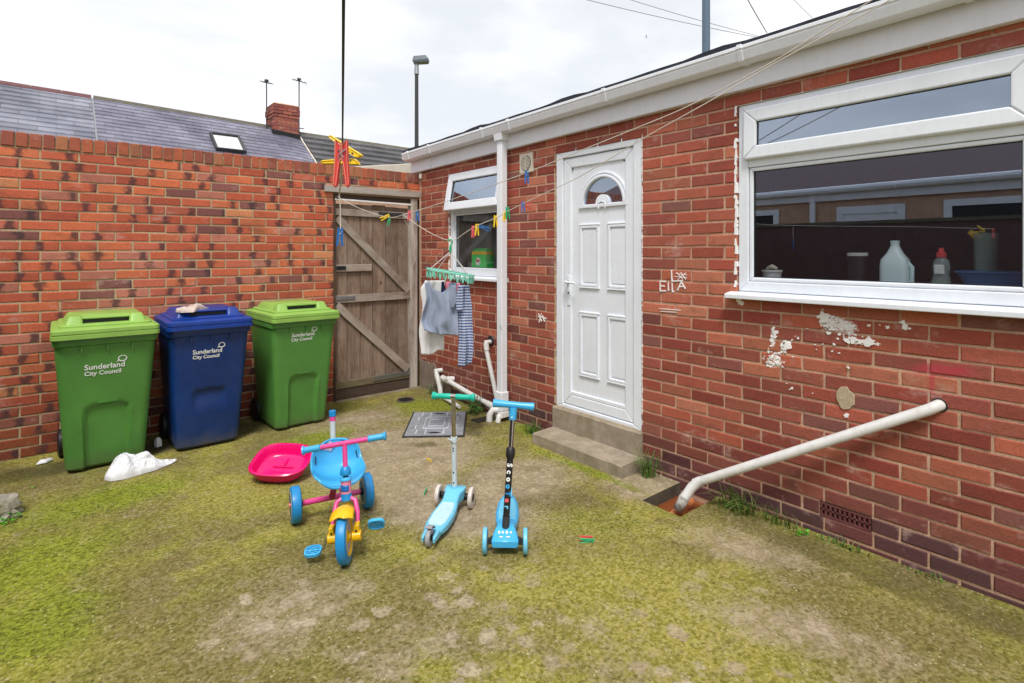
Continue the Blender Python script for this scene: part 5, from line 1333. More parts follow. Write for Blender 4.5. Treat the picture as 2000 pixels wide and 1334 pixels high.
wheel(tri, TR((0, .196, ZR)), ZR, .052, M['toy_blue_d'], M['yellow'], M['peg_pink'], 'rear_wheel')
MB().tube([(0, -.168, ZR), (0, .168, ZR)], .016, 14).build('rear_axle', M['pink'], tri, smooth=True)
for s_ in (-1, 1): MB().tube([(0, s_ * .158, ZR), (0, s_ * .172, ZR)], .020, 12).build('axle_collar', M['black'], tri, smooth=True)
MB().tube([(0.0, 0, ZR), (.03, 0, .14), (.10, .0, .215), (.22, 0, .25), (.385, 0, .275)], [.018, .018, .018, .016, .016], 12).build('frame_tube', M['maroon'], tri, smooth=True)
# steering assembly, turned with the wheel
STEER = -21; pivot = Vector((.425, 0, .26)); axis = Vector((-.20, 0, 1)).normalized()
XS = TR(pivot) @ Matrix.Rotation(radians(STEER), 4, axis) @ TR(-pivot)
FWH = .121
wheel(tri, XS @ TR((.53, 0, FWH)), FWH, .048, M['toy_blue_d'], M['yellow'], M['yellow'], 'front_wheel')
MB(XS).lathe([(.045, .013), (.080, .0135), (.080, .0155), (.045, .0155)], 'Y', 28, (.53, 0, FWH)).build('wheel_sticker', M['cl_lilac'], tri)
for s_ in (-1, 1):
    MB(XS).tube([(.428, s_ * .018, .265), (.440, s_ * .045, .255), (.470, s_ * .058, .205), (.510, s_ * .059, .155)], .0115, 12).build('fork_leg', M['pink'], tri, smooth=True)
    m = MB(XS); m.cbox(.495, .545, s_ * .058 - .013, s_ * .058 + .013, .128, .178, .004); m.tube([(.53, s_ * .036, FWH), (.53, s_ * .078, FWH)], .024, 16)
    m.build('axle_bracket', M['yellow'], tri, smooth=True, bevel=.001)
    MB(XS).cyl((.546, s_ * .058, .152), (.5475, s_ * .058, .152), .0055, 8).build('bolt', M['black'], tri)
# mudguard
mg = MB(XS)
def mgf(u, v):
    a = radians(62 + 62 * v); r_ = .142; w_ = .050 + .006 * (1 - v)
    y = (u - .5) * 2 * w_ * (1 - .25 * sstep(.5, 1, v)); dr_ = -.022 * (abs(u - .5) * 2) ** 2.2
    wob = .006 * sin(u * 12) if v < .05 else 0
    return .53 + (r_ + dr_) * cos(a) + wob, y, FWH + (r_ + dr_) * sin(a)
mg.grid(mgf, 14, 14); mg.build('mudguard', M['yellow'], tri, smooth=True, solid=.004)
# head tube with label, collars, stem, bar
def ax(z, r_=0): 
    k = (z - .26) / axis.z; return pivot + axis * k
MB(XS).tube([ax(.255), ax(.285)], [.030, .026], 18).build('head_collar', M['toy_blue_d'], tri, smooth=True)
MB(I4).tube([ax(.286), ax(.345)], .0255, 20).build('head_tube', M['cl_pink'], tri, smooth=True)
m = MB(); 
def badge(u, v):
    a = radians(-72 + (u - .5) * 100); c = ax(.301 + v * .030); return c.x + .0268 * cos(a + radians(42)), c.y + .0268 * sin(a + radians(42)), c.z
m.grid(badge, 8, 4); m.build('blue_badge', M['peg_blue'], tri, smooth=True, solid=.001)
MB(XS).tube([ax(.346), ax(.352), ax(.362)], [.031, .031, .022], 18).build('head_collar', M['toy_blue'], tri, smooth=True)
MB(XS).tube([ax(.360), ax(.372)], .013, 12).build('clamp_gap', M['dark_metal'], tri, smooth=True)
MB(XS).tube([ax(.372), ax(.378), ax(.402), ax(.412)], [.026, .028, .024, .015], 18).build('stem_clamp', M['toy_blue_d'], tri, smooth=True)
MB(XS).tube([ax(.405), ax(.52)], .0125, 14).build('stem', M['pink'], tri, smooth=True)
bc = ax(.522)
XB = XS @ TR(bc) @ Matrix.Rotation(radians(4), 4, 'X')
MB(XB).tube([(0, -.12, 0), (0, .12, 0)], .0125, 14).build('handlebar', M['pink'], tri, smooth=True)
for s_ in (-1, 1):
    MB(XB).tube([(0, s_ * .118, 0), (0, s_ * .121, 0), (0, s_ * .124, 0), (0, s_ * .196, 0), (0, s_ * .200, 0), (0, s_ * .208, 0), (0, s_ * .211, 0)], [.014, .019, .0165, .0155, .022, .023, .016], 16).build('handle_grip', M['toy_blue'], tri, smooth=True)
# cranks and pedals
def pedal(s_, cx_, cz_, tilt):
    px, py_ = .53 + cx_, s_ * .135
    MB(XS).tube([(.53, s_ * .076, FWH), (.53 + cx_ * .15, s_ * .088, FWH + cz_ * .15), (.53 + cx_ * .85, s_ * .104, FWH + cz_ * .85), (px, s_ * .118, FWH + cz_), (px, s_ * .15, FWH + cz_)], .0045, 10).build('crank', M['chrome'], tri, smooth=True)
    X_ = XS @ TR((px, s_ * .155, FWH + cz_)) @ Matrix.Rotation(radians(tilt), 4, 'Y')
    m = MB(X_); R_ = []
    for k in range(25):
        a = 2 * pi * k / 24; e = (abs(cos(a)) ** 3 + abs(sin(a)) ** 3) ** (-1 / 3)
        q = lambda d, z: ((.034 - d) * cos(a) * e, (.040 - d) * sin(a) * e, z)
        R_.append([q(0, -.007), q(0, .007), q(.007, .008), q(.007, -.008)])
    m.loft(R_, cap=False)
    R_ = []
    for k in range(17):
        a = 2 * pi * k / 16; R_.append([((.018 - d) * cos(a), (.018 - d) * sin(a), z) for d, z in ((0, -.005), (0, .005), (.005, .005), (.005, -.005))])
    m.loft(R_, cap=False)
    m.box(-.0035, .0035, -.036, .036, -.005, .006); m.box(.010, .014, -.034, .034, -.004, .005); m.box(-.014, -.010, -.034, .034, -.004, .005); m.box(.02, .024, -.030, .030, -.004, .005); m.box(-.024, -.020, -.030, .030, -.004, .005)
    m.build('pedal', M['toy_blue'], tri)
pedal(-1, -.012, -.055, 12); pedal(1, .012, .05, -62)
# seat: bucket with raised back, sticker, slots
XSE = TR((.215, 0, .315)) @ Matrix.Rotation(radians(-90), 4, 'Z') @ Matrix.Identity(4)
def seatf(u, v):
    # u across, v from back top to front lip
    a = (u - .5) * 2
    prof = [(-.115, .135), (-.112, .10), (-.10, .05), (-.075, .0), (-.03, -.030), (.03, -.038), (.085, -.030), (.115, -.032), (.120, -.045)]
    k = v * (len(prof) - 1); i = min(len(prof) - 2, int(k)); f = k - i; x = prof[i][0] + (prof[i + 1][0] - prof[i][0]) * f; z = prof[i][1] + (prof[i + 1][1] - prof[i][1]) * f
    wmap = [.060, .098, .118, .128, .132, .134, .126, .105, .085]; w_ = wmap[i] + (wmap[i + 1] - wmap[i]) * f
    side = abs(a) ** 2.6
    z += side * (.060 * sstep(0, .35, v) * (1 - .55 * sstep(.55, 1, v))); x += side * .035 * (1 - sstep(.2, .6, v))
    if v < .12: z -= side * .0
    return x, a * w_, z
XQ = TR((.185, 0, .315))
st_ = MB(XQ).grid(seatf, 20, 26).build('seat', M['toy_blue'], tri, smooth=True, solid=.008, sub=1)
rimp = [seatf(0, k / 20) for k in range(21)]; rimp2 = [seatf(1, k / 20) for k in range(21)]
bk = [seatf(k / 12, 0) for k in range(13)]; ft = [seatf(k / 12, 1) for k in range(13)]
MB(XQ).tube(rimp[::-1] + bk[1:-1] + rimp2 + ft[::-1][1:-1] + [rimp[-1]], .0065, 8).build('seat_rim', M['toy_blue'], st_, smooth=True)
mf = MB(XQ); c0 = Vector((-.100, -.030, .105))
fl = []
for k in range(16):
    a = 2 * pi * k / 16; r_ = .024 * (1 + .22 * cos(5 * a)); fl.append((c0.y + r_ * cos(a), c0.z + r_ * sin(a)))
mf.prism(fl, -.106, -.0945, 'YZ'); mf.build('flower_sticker', M['cl_lilac'], st_)
for s_ in (-1, 1):
    MB(XQ).tube([(-.052, s_ * .106, .078), (-.040, s_ * .112, .040)], .0032, 6).build('strap_slot', M['black'], st_)
# push handle socket behind the seat
MB().tube([(.055, 0, .20), (.035, 0, .40), (.020, 0, .545)], .0155, 14).build('push_handle', M['white_tube'], tri, smooth=True)
MB().tube([(.0205, 0, .541), (.0175, 0, .566)], .0168, 14).build('pink_band', M['pink'], tri, smooth=True)
MB().tube([(.0176, 0, .565), (.0145, 0, .598)], [.0195, .0195], 14).build('end_cap', M['toy_blue_d'], tri, smooth=True, bevel=.002)
MB().tube([(.30, .03, .175), (.33, .045, .168), (.345, .05, .155)], .011, 10).build('lower_hook', M['yellow'], tri, smooth=True)
MB().tube([(.06, 0, .22), (.16, 0, .275)], .02, 12).build('seat_post', M['maroon'], tri, smooth=True)

# ================================================================== SCOOTERS   (local +x = forward, towards the two wheels)
def deckloft(root, name, mat, secs, xf=None, bev=0):
    # secs: (x, half width, z bottom, z top)
    rings = []
    for x, hw, zb, zt_ in secs:
        c = min(.008, (zt_ - zb) * .4, hw * .5)
        rings.append([(x, -hw + c, zb), (x, hw - c, zb), (x, hw, zb + c), (x, hw, zt_ - c), (x, hw - c, zt_), (x, -hw + c, zt_), (x, -hw, zt_ - c), (x, -hw, zb + c)])
    return MB(xf).loft(rings).build(name, mat, root, smooth=True)
def swheel(root, x, y, R_, w_, tyre, core, name='front_wheel'):
    o = MB().lathe([(R_ * .35, -w_ / 2 * .7), (R_ * .8, -w_ / 2), (R_ * .95, -w_ * .38), (R_, 0), (R_ * .95, w_ * .38), (R_ * .8, w_ / 2), (R_ * .35, w_ / 2 * .7)], 'Y', 30, (x, y, R_)).build(name, tyre, root, smooth=True)
    MB().lathe([(0, -w_ * .46), (R_ * .30, -w_ * .46), (R_ * .40, -w_ * .36), (R_ * .40, w_ * .36), (R_ * .30, w_ * .46), (0, w_ * .46)], 'Y', 18, (x, y, R_)).build('hub', core, o, smooth=True)
    return o
# --- first: green grips, milky wheels, rear wheel towards the viewer
A1 = atan2(.291, .357); s1 = thing('kick_scooter', 'pale blue three-wheeled scooter with green handle grips and milky white front wheels', 'scooter', (1.456, 2.404, 0), A1, 'toddler scooters in the yard')
swheel(s1, 0.005, 0, .045, .026, M['wheel_grey'], M['black'], 'rear_wheel')
fx = .452
for s_ in (-1, 1): swheel(s1, fx, s_ * .100, .060, .026, M['wheel_white'], M['black'])
MB().tube([(fx, -.088, .058), (fx, .088, .058)], .008, 10).build('front_axle', M['black'], s1)
for s_ in (-1, 1): MB().cbox(fx - .018, fx + .018, s_ * .066 - .018, s_ * .066 + .018, .046, .076, .004).build('wheel_arm', M['black'], s1)
deckloft(s1, 'deck', M['toy_pale'], [(.052, .044, .042, .062), (.065, .050, .030, .066), (.12, .060, .026, .068), (.22, .063, .026, .070), (.30, .056, .028, .074), (.35, .046, .034, .086), (.395, .046, .045, .108), (.43, .058, .050, .116), (.475, .060, .056, .116), (.490, .050, .066, .106)])
for s_ in (-1, 1): deckloft(s1, 'rear_fork', M['toy_pale'], [(-.018, .004, .030, .050), (-.005, .008, .028, .060), (.03, .010, .026, .064), (.07, .012, .026, .067)], TR((0, s_ * .030, 0)))
deckloft(s1, 'foot_pad', M['grip_pad'], [(.085, .034, .066, .0705), (.12, .046, .066, .0722), (.22, .049, .066, .0742), (.30, .042, .066, .0782), (.325, .036, .066, .0815)])
m = MB(); rings = []
for k in range(8):
    a = radians(200 - 20 * k - 30); rings.append([(.005 + .054 * cos(a) * .9, -.017, .045 + .054 * sin(a)), (.005 + .054 * cos(a) * .9, .017, .045 + .054 * sin(a)), (.005 + .058 * cos(a) * .9, .017, .045 + .058 * sin(a)), (.005 + .058 * cos(a) * .9, -.017, .045 + .058 * sin(a))])
m.loft(rings[3:]); m.build('brake', M['wheel_grey'], s1, smooth=True)
sb, sm, stp = Vector((.440, 0, .108)), Vector((.428, 0, .395)), Vector((.418, 0, .655))
MB().tube([sb - Vector((0, 0, .005)), sb + Vector((0, 0, .018))], [.022, .017], 16).build('stem_collar', M['toy_pale'], s1, smooth=True)
MB().tube([sb, sm], .0155, 16).build('lower_stem', M['white_tube'], s1, smooth=True)
MB().tube([sm - Vector((0, 0, .008)), sm + Vector((0, 0, .022))], .0195, 16).build('height_clamp', M['white_tube'], s1, smooth=True)
MB().tube([sm + Vector((-.03, .0, .008)), sm + Vector((.0, .036, .008))], .004, 8).build('clamp_lever', M['white_tube'], s1)
MB().tube([sm, stp], .0125, 16).build('upper_stem', M['chrome'], s1, smooth=True)
for z in (.15, .21, .34, .355): MB().cyl((.440 - .012 * (z - .1) / .3 - .0165, 0, z), (.440 - .012 * (z - .1) / .3 - .012, 0, z), .0045, 8).build('adjust_hole', M['black'], s1)
MB().tube([stp + Vector((0, -.015, 0)), stp + Vector((0, .015, 0))], .017, 14).build('bar_joint', M['chrome'], s1, smooth=True)
for s_ in (-1, 1):
    MB().tube([stp + Vector((0, s_ * y, 0)) for y in (.013, .020, .05, .09, .104, .110, .119, .127, .131)], [.015, .0175, .0165, .0155, .016, .021, .024, .021, .010], 16).build('handle_grip', M['teal'], s1, smooth=True)
# --- second: blue bar, lettered black stem, front wheels towards the viewer
A2 = atan2(-.75, -.66); s2 = thing('kick_scooter', 'bright blue three-wheeled scooter with lettered black stem, front wheels facing the camera', 'scooter', (1.716, 2.110, 0), A2, 'toddler scooters in the yard')
for s_ in (-1, 1): swheel(s2, 0, s_ * .100, .062, .024, M['toy_pale'], M['wheel_white'])
MB().tube([(0, -.088, .060), (0, .088, .060)], .007, 8).build('front_axle', M['black'], s2)
for s_ in (-1, 1): MB().loft([[(-.014, s_ * .055, .05), (.014, s_ * .055, .05), (.014, s_ * .055, .085), (-.014, s_ * .055, .085)], [(-.01, s_ * .088, .048), (.01, s_ * .088, .048), (.01, s_ * .088, .07), (-.01, s_ * .088, .07)]]).build('wheel_arm', M['dark_metal'], s2)
deckloft(s2, 'deck', M['toy_blue'], [(-.535, .018, .045, .060), (-.50, .036, .034, .066), (-.42, .055, .028, .068), (-.30, .064, .026, .068), (-.20, .058, .028, .070), (-.12, .042, .034, .078), (-.07, .036, .044, .092)])
deckloft(s2, 'foot_pad', M['toy_pale'], [(-.46, .030, .066, .0705), (-.40, .042, .066, .0720), (-.30, .050, .066, .0722), (-.20, .044, .066, .0738)])
deckloft(s2, 'front_housing', M['toy_blue'], [(-.10, .034, .050, .112), (-.05, .044, .050, .122), (-.01, .056, .046, .112), (.03, .066, .044, .088), (.042, .064, .050, .078)])
lm = MB(TR((.012, 0, .1015)) @ Matrix.Rotation(radians(31), 4, 'Y'))
for k, (yy, ww, hh) in enumerate(((-.03, .012, .018), (-.012, .011, .014), (.008, .013, .018), (.028, .010, .012), (-.02, .020, .006), (.015, .022, .006))):
    xx = -.008 if k < 4 else .016; q = [(xx + hh * .5 * cos(2 * pi * i / 7 + k), yy + ww * .5 * sin(2 * pi * i / 7 + k)) for i in range(7)]; lm.prism(q, -.004, .0022 + k * .0002, 'XY')
lm.build('white_motif', M['print_white'], s2)
swheel(s2, -.52, 0, .046, .028, M['toy_pale'], M['wheel_white'], 'rear_wheel')
MB().loft([[(-.565 + .0, -.018, .05), (-.565, .018, .05), (-.57, .018, .055), (-.57, -.018, .055)], [(-.545, -.018, .092), (-.545, .018, .092), (-.548, .018, .098), (-.548, -.018, .098)], [(-.51, -.02, .098), (-.51, .02, .098), (-.51, .02, .104), (-.51, -.02, .104)], [(-.465, -.02, .070), (-.465, .02, .070), (-.460, .02, .076), (-.460, -.02, .076)]]).build('rear_mudguard', M['toy_pale'], s2, smooth=True)
b0, b1 = Vector((-.030, 0, .105)), Vector((-.145, .038, .700)); dS = (b1 - b0).normalized()
def sp(z): return b0 + dS * ((z - b0.z) / dS.z)
MB().tube([sp(.10), sp(.165)], .0185, 16).build('stem_base', M['dark_metal'], s2, smooth=True)
MB().tube([sp(.165), sp(.445)], .0165, 18).build('lower_stem', M['black'], s2, smooth=True)
MB().tube([sp(.440), sp(.452), sp(.485), sp(.492)], [.021, .024, .022, .016], 16).build('height_clamp', M['black'], s2, smooth=True)
MB().tube([sp(.488), sp(.655)], .0125, 16).build('upper_stem', M['chrome'], s2, smooth=True)
MB().tube([sp(.625), sp(.685)], [.019, .021], 16).build('bar_socket', M['toy_blue'], s2, smooth=True)
MB().cyl(sp(.642) + Vector((.018, -.004, 0)), sp(.642) + Vector((.023, -.005, 0)), .004, 8).build('screw', M['print_white'], s2)
c = sp(.698)
MB().tube([c + Vector((0, y, -.09 * y)) for y in (-.108, -.105, -.05, 0, .05, .105, .108)], [.018, .0215, .0175, .017, .0175, .0215, .018], 18).build('handlebar', M['toy_blue'], s2, smooth=True)
# lettering runs down the stem
zc_ = Matrix(((0, 0, 1, 0), (0, 1, 0, 0), (-1, 0, 0, 0), (0, 0, 0, 1)))
def on_stem(z, off=.0168, dy=0.):
    p = sp(z); up = dS; out_ = Vector((1, 0, 0)) - up * up.x; out_.normalize(); side = up.cross(out_)
    # glyph x axis runs down the stem, glyph y axis to the side, glyph z axis outwards
    X_, Z_ = -up, out_; Y_ = Z_.cross(X_)
    # turn a little about the stem so that it faces the open yard
    R_ = Matrix.Rotation(radians(4), 4, up)
    m = Matrix(((X_.x, Y_.x, Z_.x, 0), (X_.y, Y_.y, Z_.y, 0), (X_.z, Y_.z, Z_.z, 0), (0, 0, 0, 1)))
    m = R_ @ m; o_ = R_ @ (out_.to_4d()); 
    return Matrix.Translation(p + Vector(o_[:3]) * off) @ m @ Matrix.Translation((0, dy, 0))
for k, (chh, mt) in enumerate(zip('ScooTer', ('print_white', 'print_white', 'print_white', 'toy_blue', 'toy_blue_d', 'peg_pink', 'toy_pale'))):
    text_obj(chh, .036, on_stem(.415 - k * .033, .0166, -.012), M[mt], s2, .0016, 'letter')

# ================================================================== PEGS
PEG = {}
def peg_mesh(side, mat):
    k = (side, mat)
    if k not in PEG:
        P = [(.0006, -.004), (.0035, -.001), (.0095, .004), (.0105, -.010), (.0108, -.030), (.0135, -.074), (.0112, -.077), (.0082, -.074), (.0032, -.034), (.0006, -.030), (.0006, -.020), (.0026, -.017), (.0028, -.012), (.0006, -.009)]
        P = [(x * side, z) for x, z in P]
        m = MB(); m.prism(P, -.0026, .0026, 'XZ')
        rim = [(x, 0, z) for x, z in P[2:9]]
        m.tube([(x, -.0026, z) for x, z in P[1:9]], .0011, 5); m.tube([(x, .0026, z) for x, z in P[1:9]], .0011, 5)
        PEG[k] = m.mesh('leg', M[mat])
    return PEG[k]
def spring_mesh():
    if 'sp' not in PEG:
        m = MB(); pts = [(.0045 * cos(a), -.0052 + .0104 * a / (6 * pi), -.026 + .0045 * sin(a)) for a in [k * 2 * pi / 8 for k in range(25)]]
        m.tube(pts, .0008, 5); m.tube([(-.004, -.0052, -.028), (-.001, -.0056, -.020), (.0085, -.0050, -.012), (.0095, 0, -.012)], .0009, 5); m.tube([(-.004, .0052, -.028), (-.001, .0056, -.020), (-.0085, .0050, -.012)], .0009, 5)
        PEG['sp'] = m.mesh('spring', M['spring'])
    return PEG['sp']
GP = 'plastic clothes pegs on the washing lines'
def peg(p, rz, roll, mat, label, sc=1.0, pitch=0., group=GP, open_=0., edge=None):
    t = thing('clothes_peg', label, 'clothes peg', p, 0, group); t.rotation_euler = Euler((pitch, roll, rz), 'YXZ'); t.scale = (sc,) * 3
    for s_ in (1, -1):
        lg = link_mesh('leg', peg_mesh(s_, mat), t, (0, 0, 0), (0, -s_ * open_, 0))
        if edge:
            P = [(.0012, -.006), (.0040, -.002), (.0092, .0025), (.0100, -.010), (.0102, -.030), (.0128, -.073), (.0112, -.0755), (.0090, -.073), (.0040, -.034), (.0012, -.030)]
            m = MB()
            for yy in (-.0034, .0034): m.tube([(x * s_, yy, z) for x, z in P + P[:1]], .0008, 6)
            m.build('edge_rib', M[edge], lg, smooth=True)
            m = MB()
            for q, r_ in ((-.015, .0026), (-.0215, .0012)): m.cyl((.0034 * s_, -.0031, q), (.0034 * s_, .0031, q), r_, 10)
            m.build('jaw_hole', M['room_brown'], lg)
    link_mesh('spring', spring_mesh(), t, (0, 0, 0)); return t

# ================================================================== WASHING LINES
hook = Vector((2.150, 5.285, 2.045)); node = Vector((2.277, 4.19, 1.816)); low = Vector((2.376, 3.604, 1.588)); house_end = Vector((2.90, -.9, 3.0))
def pt(px, py, A, B):
    # the point above the plan segment A-B that is seen at that place of the photograph
    r = ray(px); dx, dy = B.x - A.x, B.y - A.y; k = (r[0] * A.y - r[1] * A.x) / (r[1] * dx - r[0] * dy); x, y = A.x + dx * k, A.y + dy * k
    d = depth((x, y)); return Vector((x, y, 1.5 - (py - 492) * d / 1067))
end1, end2 = Vector((2.72, .62, 0)), Vector((2.86, .70, 0))
u1 = [pt(*p, node, end1) for p in ((905, 382), (1027, 338), (1130, 296), (1253, 246), (1345, 207), (1500, 126), (1600, 64), (1703, 0))]
u2 = [pt(*p, low, end2) for p in ((905, 457), (931, 441), (970, 425), (1020, 398), (1130, 346), (1253, 272), (1382, 200), (1500, 131), (1600, 76), (1738, 0))]
def smooth_path(P, n=4):
    out_ = []
    for i in range(len(P) - 1):
        p0, p1, p2, p3 = P[max(0, i - 1)], P[i], P[i + 1], P[min(len(P) - 1, i + 2)]
        for k in range(n):
            t_ = k / n; out_.append(.5 * ((2 * p1) + (p2 - p0) * t_ + (2 * p0 - 5 * p1 + 4 * p2 - p3) * t_ ** 2 + (3 * p1 - p0 - 3 * p2 + p3) * t_ ** 3))
    return out_ + [P[-1]]
e1 = u1[-1] + (u1[-1] - u1[-2]) * 1.5; e2 = u2[-1] + (u2[-1] - u2[-2]) * 1.2
l1 = MB().tube(smooth_path([hook, pt(700, 406, hook, node), pt(755, 424, hook, node), node] + u1 + [e1], 3), .0028, 6).build('washing_line', M['rope'], smooth=True)
tag(l1, 'pale washing line from the gate lintel, upper one crossing above the white door', 'washing line', 'washing lines')
l2 = MB().tube(smooth_path([node + Vector((0, 0, .002)), pt(835, 452, node, low), low] + u2 + [e2], 3), .0028, 6).build('washing_line', M['rope'], smooth=True)
tag(l2, 'pale washing line carrying the sock hanger, lower one crossing the white door', 'washing line', 'washing lines')
c1, c2, c3 = at_depth(663, 378, 2.35), at_depth(669, 279, .95), at_depth(671, 0, .42)
c0_ = at_depth(671, -1500, .16)
l3 = MB().tube(smooth_path([hook + Vector((0, -.004, 0)), at_depth(660, 384, 4.0), at_depth(661, 383, 3.0), c1, at_depth(667, 335, 1.5), c2], 4), .0026, 6).build('washing_line', M['rope'], smooth=True)
tag(l3, 'near washing line seen end-on, with the red and yellow pegs', 'washing line', 'washing lines')
tl = [c2, at_depth(670, 150, .58), c3]; MB().tube(smooth_path(tl + [c3 + (c3 - tl[1]) * 2.2], 4), .0013, 8).build('silhouette_end', M['rope_dark'], l3, smooth=True)  # same line in a dark colour, its silhouette against the sky painted in
MB().lathe([(0, 0), (.02, 0), (.02, .006), (.006, .01), (.006, .03), (0, .03)], 'Y', 10, (hook.x, hook.y - .005, hook.z)).build('hook', M['dark_metal'], l1, smooth=True)
# string with the blue peg, loose string by the gate
c4 = c1 + Vector((.0, 0, -.145)); MB().tube([c1, c1 + Vector((.004, 0, -.07)), at_depth(665, 447, 2.35)], .0022, 6).build('string', M['rope'], l3, smooth=True)
MB().tube([(2.87, 5.24, 1.84), (2.93, 5.23, 1.75), (2.99, 5.22, 1.68), (2.97, 5.22, 1.5), (2.985, 5.21, 1.42), (2.93, 5.21, 1.33), (2.92, 5.21, 1.1), (2.93, 5.2, .98), (2.915, 5.2, .90), (2.94, 5.2, .80)], .0022, 5).build('string', M['rope'], l1, smooth=True)
# pegs: near pair
VF = -atan2(.6405, .768)      # faces the yard entrance
peg(at_depth(667, 279, .95), VF, .0, 'red', 'large looking red peg on the end-on washing line, nearest the camera', edge='peg_rim')
peg(at_depth(700, 311, 1.02), VF, radians(108), 'peg_yellow', 'yellow peg lying sideways behind the red peg on the end-on line', pitch=.25, open_=.2, edge='peg_yellow')
peg(at_depth(665, 446, 2.35), VF + .5, .05, 'peg_blue', 'blue peg dangling alone on a string before the gate')
def on_l1(px, py): return pt(px, py, node, end1)
def on_l2(px, py): return pt(px, py, low, end2)
def on_h(px, py): return pt(px, py, hook, node)
S_ = 1.12
peg(on_h(760, 420), VF + .3, radians(62), 'peg_yellow', 'tilted yellow peg with a green one below, on the line before the gate', S_)
peg(on_h(761, 426), VF + .2, radians(12), 'peg_green', 'green peg under the tilted yellow peg, on the line before the gate', .9)
peg(on_l1(800, 412), VF + .6, 0.03, 'peg_pink', 'pink peg left of the dark blue peg, where the lines meet', S_)
peg(on_l1(815, 413), VF + .2, -.03, 'peg_blue', 'dark blue peg right of the pink peg, near the gate post', S_)
peg(on_l1(1029, 334), VF + .4, .02, 'peg_blue', 'blue peg hanging right below the cream extractor vent', S_)
peg(on_l2(924, 442), VF + .9, .0, 'peg_pink', 'pink peg left of the yellow one, in front of the small window', S_)
peg(on_l2(932, 438), VF + .3, .03, 'peg_yellow', 'yellow peg in front of the small window pane', S_)
peg(on_l2(936, 441), VF, radians(-70), 'peg_blue', 'blue peg lying across beside the yellow peg before the small window', S_)
peg(on_l2(968, 421), VF + .3, .0, 'peg_yellow', 'yellow peg hanging in front of the white downpipe', S_)
peg(on_l2(986, 414), VF + .9, .15, 'peg_yellow', 'yellow peg mostly behind the green one, right of the downpipe', .95)
peg(on_l2(991, 405), VF + .3, -.05, 'peg_green', 'green peg right of the white downpipe', S_)
peg(on_l2(1021, 394), VF, -.05, 'peg_blue', 'blue peg crossed by a red peg, on the line left of the white door', S_ * .9)
peg(on_l2(1017, 397), VF, radians(-75), 'red', 'red peg lying across behind the blue peg left of the white door', S_ * .9, open_=.1)
# pegs on the ground
G2 = 'pegs dropped on the mossy ground'
tg = peg((2.13, 1.895, .009), 0, 0, 'peg_green', 'green and red peg lying on the moss right of the scooters', .95, group=G2); tg.rotation_euler = (0, radians(90), VF + .06); 
tg = peg((2.135, 1.91, .016), 0, 0, 'red', 'red peg half lying on the green peg, right of the scooters', .85, group=G2); tg.rotation_euler = (0, radians(90), VF + .03)
tg = peg((2.05, 3.36, .008), 0, 0, 'peg_yellow', 'yellow peg half lying on the bare concrete beyond the pale scooter', .75, group=G2); tg.rotation_euler = (radians(80), radians(80), VF + .5)
tg = peg((1.74, 2.93, .010), 0, 0, 'peg_green', 'green peg on the ground left of the pale scooter front wheel', .8, group=G2); tg.rotation_euler = (radians(60), radians(100), VF - .6)
# green thread caught on the downpipe
# ================================================================== SOCK HANGER AND LAUNDRY
hg = thing('sock_hanger', 'mint green plastic peg hanger dangling from the washing line with laundry clipped on', 'hanger', tuple(low), 0)
hx, hy = Vector((.768, -.6405, 0)), Vector((.6405, .768, 0))      # along / away
HZ = -.250
def hp(a, b, z): v = hx * a + hy * b; return (v.x, v.y, z)
R_ = []
for k in range(41):
    a = 2 * pi * k / 40; e = (abs(cos(a)) ** 2.6 + abs(sin(a)) ** 2.6) ** (-1 / 2.6); cx_, cy_ = .185 * cos(a) * e, .115 * sin(a) * e
    n_ = .010; zz = HZ - .03 * (cx_ / .185)
    R_.append([hp(cx_, cy_, zz + .010), hp(cx_ * 1.02, cy_ * 1.03, zz + .008), hp(cx_ * 1.02, cy_ * 1.03, zz - .004), hp(cx_ * .94, cy_ * .91, zz - .004), hp(cx_ * .94, cy_ * .91, zz + .008)])
m = MB().loft(R_, cap=False)
for b in (-.05, .02): m.tube([hp(-.175, b, HZ + .028), hp(.175, b, HZ - .028)], .004, 6)
m.build('ring', M['mint'], hg, smooth=True)
apex = (0, 0, -.085)
for a, b in ((-.15, -.06), (-.11, .08), (.15, -.04), (.12, .09)): MB().tube([apex, hp(a, b, HZ - .03 * a / .185 + .005)], .003, 6).build('cord', M['pipe_white'], hg, smooth=True)
cl = MB(); cl.tube([(.0, 0, -.09), (0, 0, -.04)], .010, 8); pts = [(.018 * cos(a) - .004, 0, -.012 + .022 * sin(a)) for a in [radians(-90 + 30 * k) for k in range(9)]]; cl.tube([hp(p[0], 0, p[2]) for p in pts], .006, 8)
cl.build('hook', M['peg_green'], hg, smooth=True)
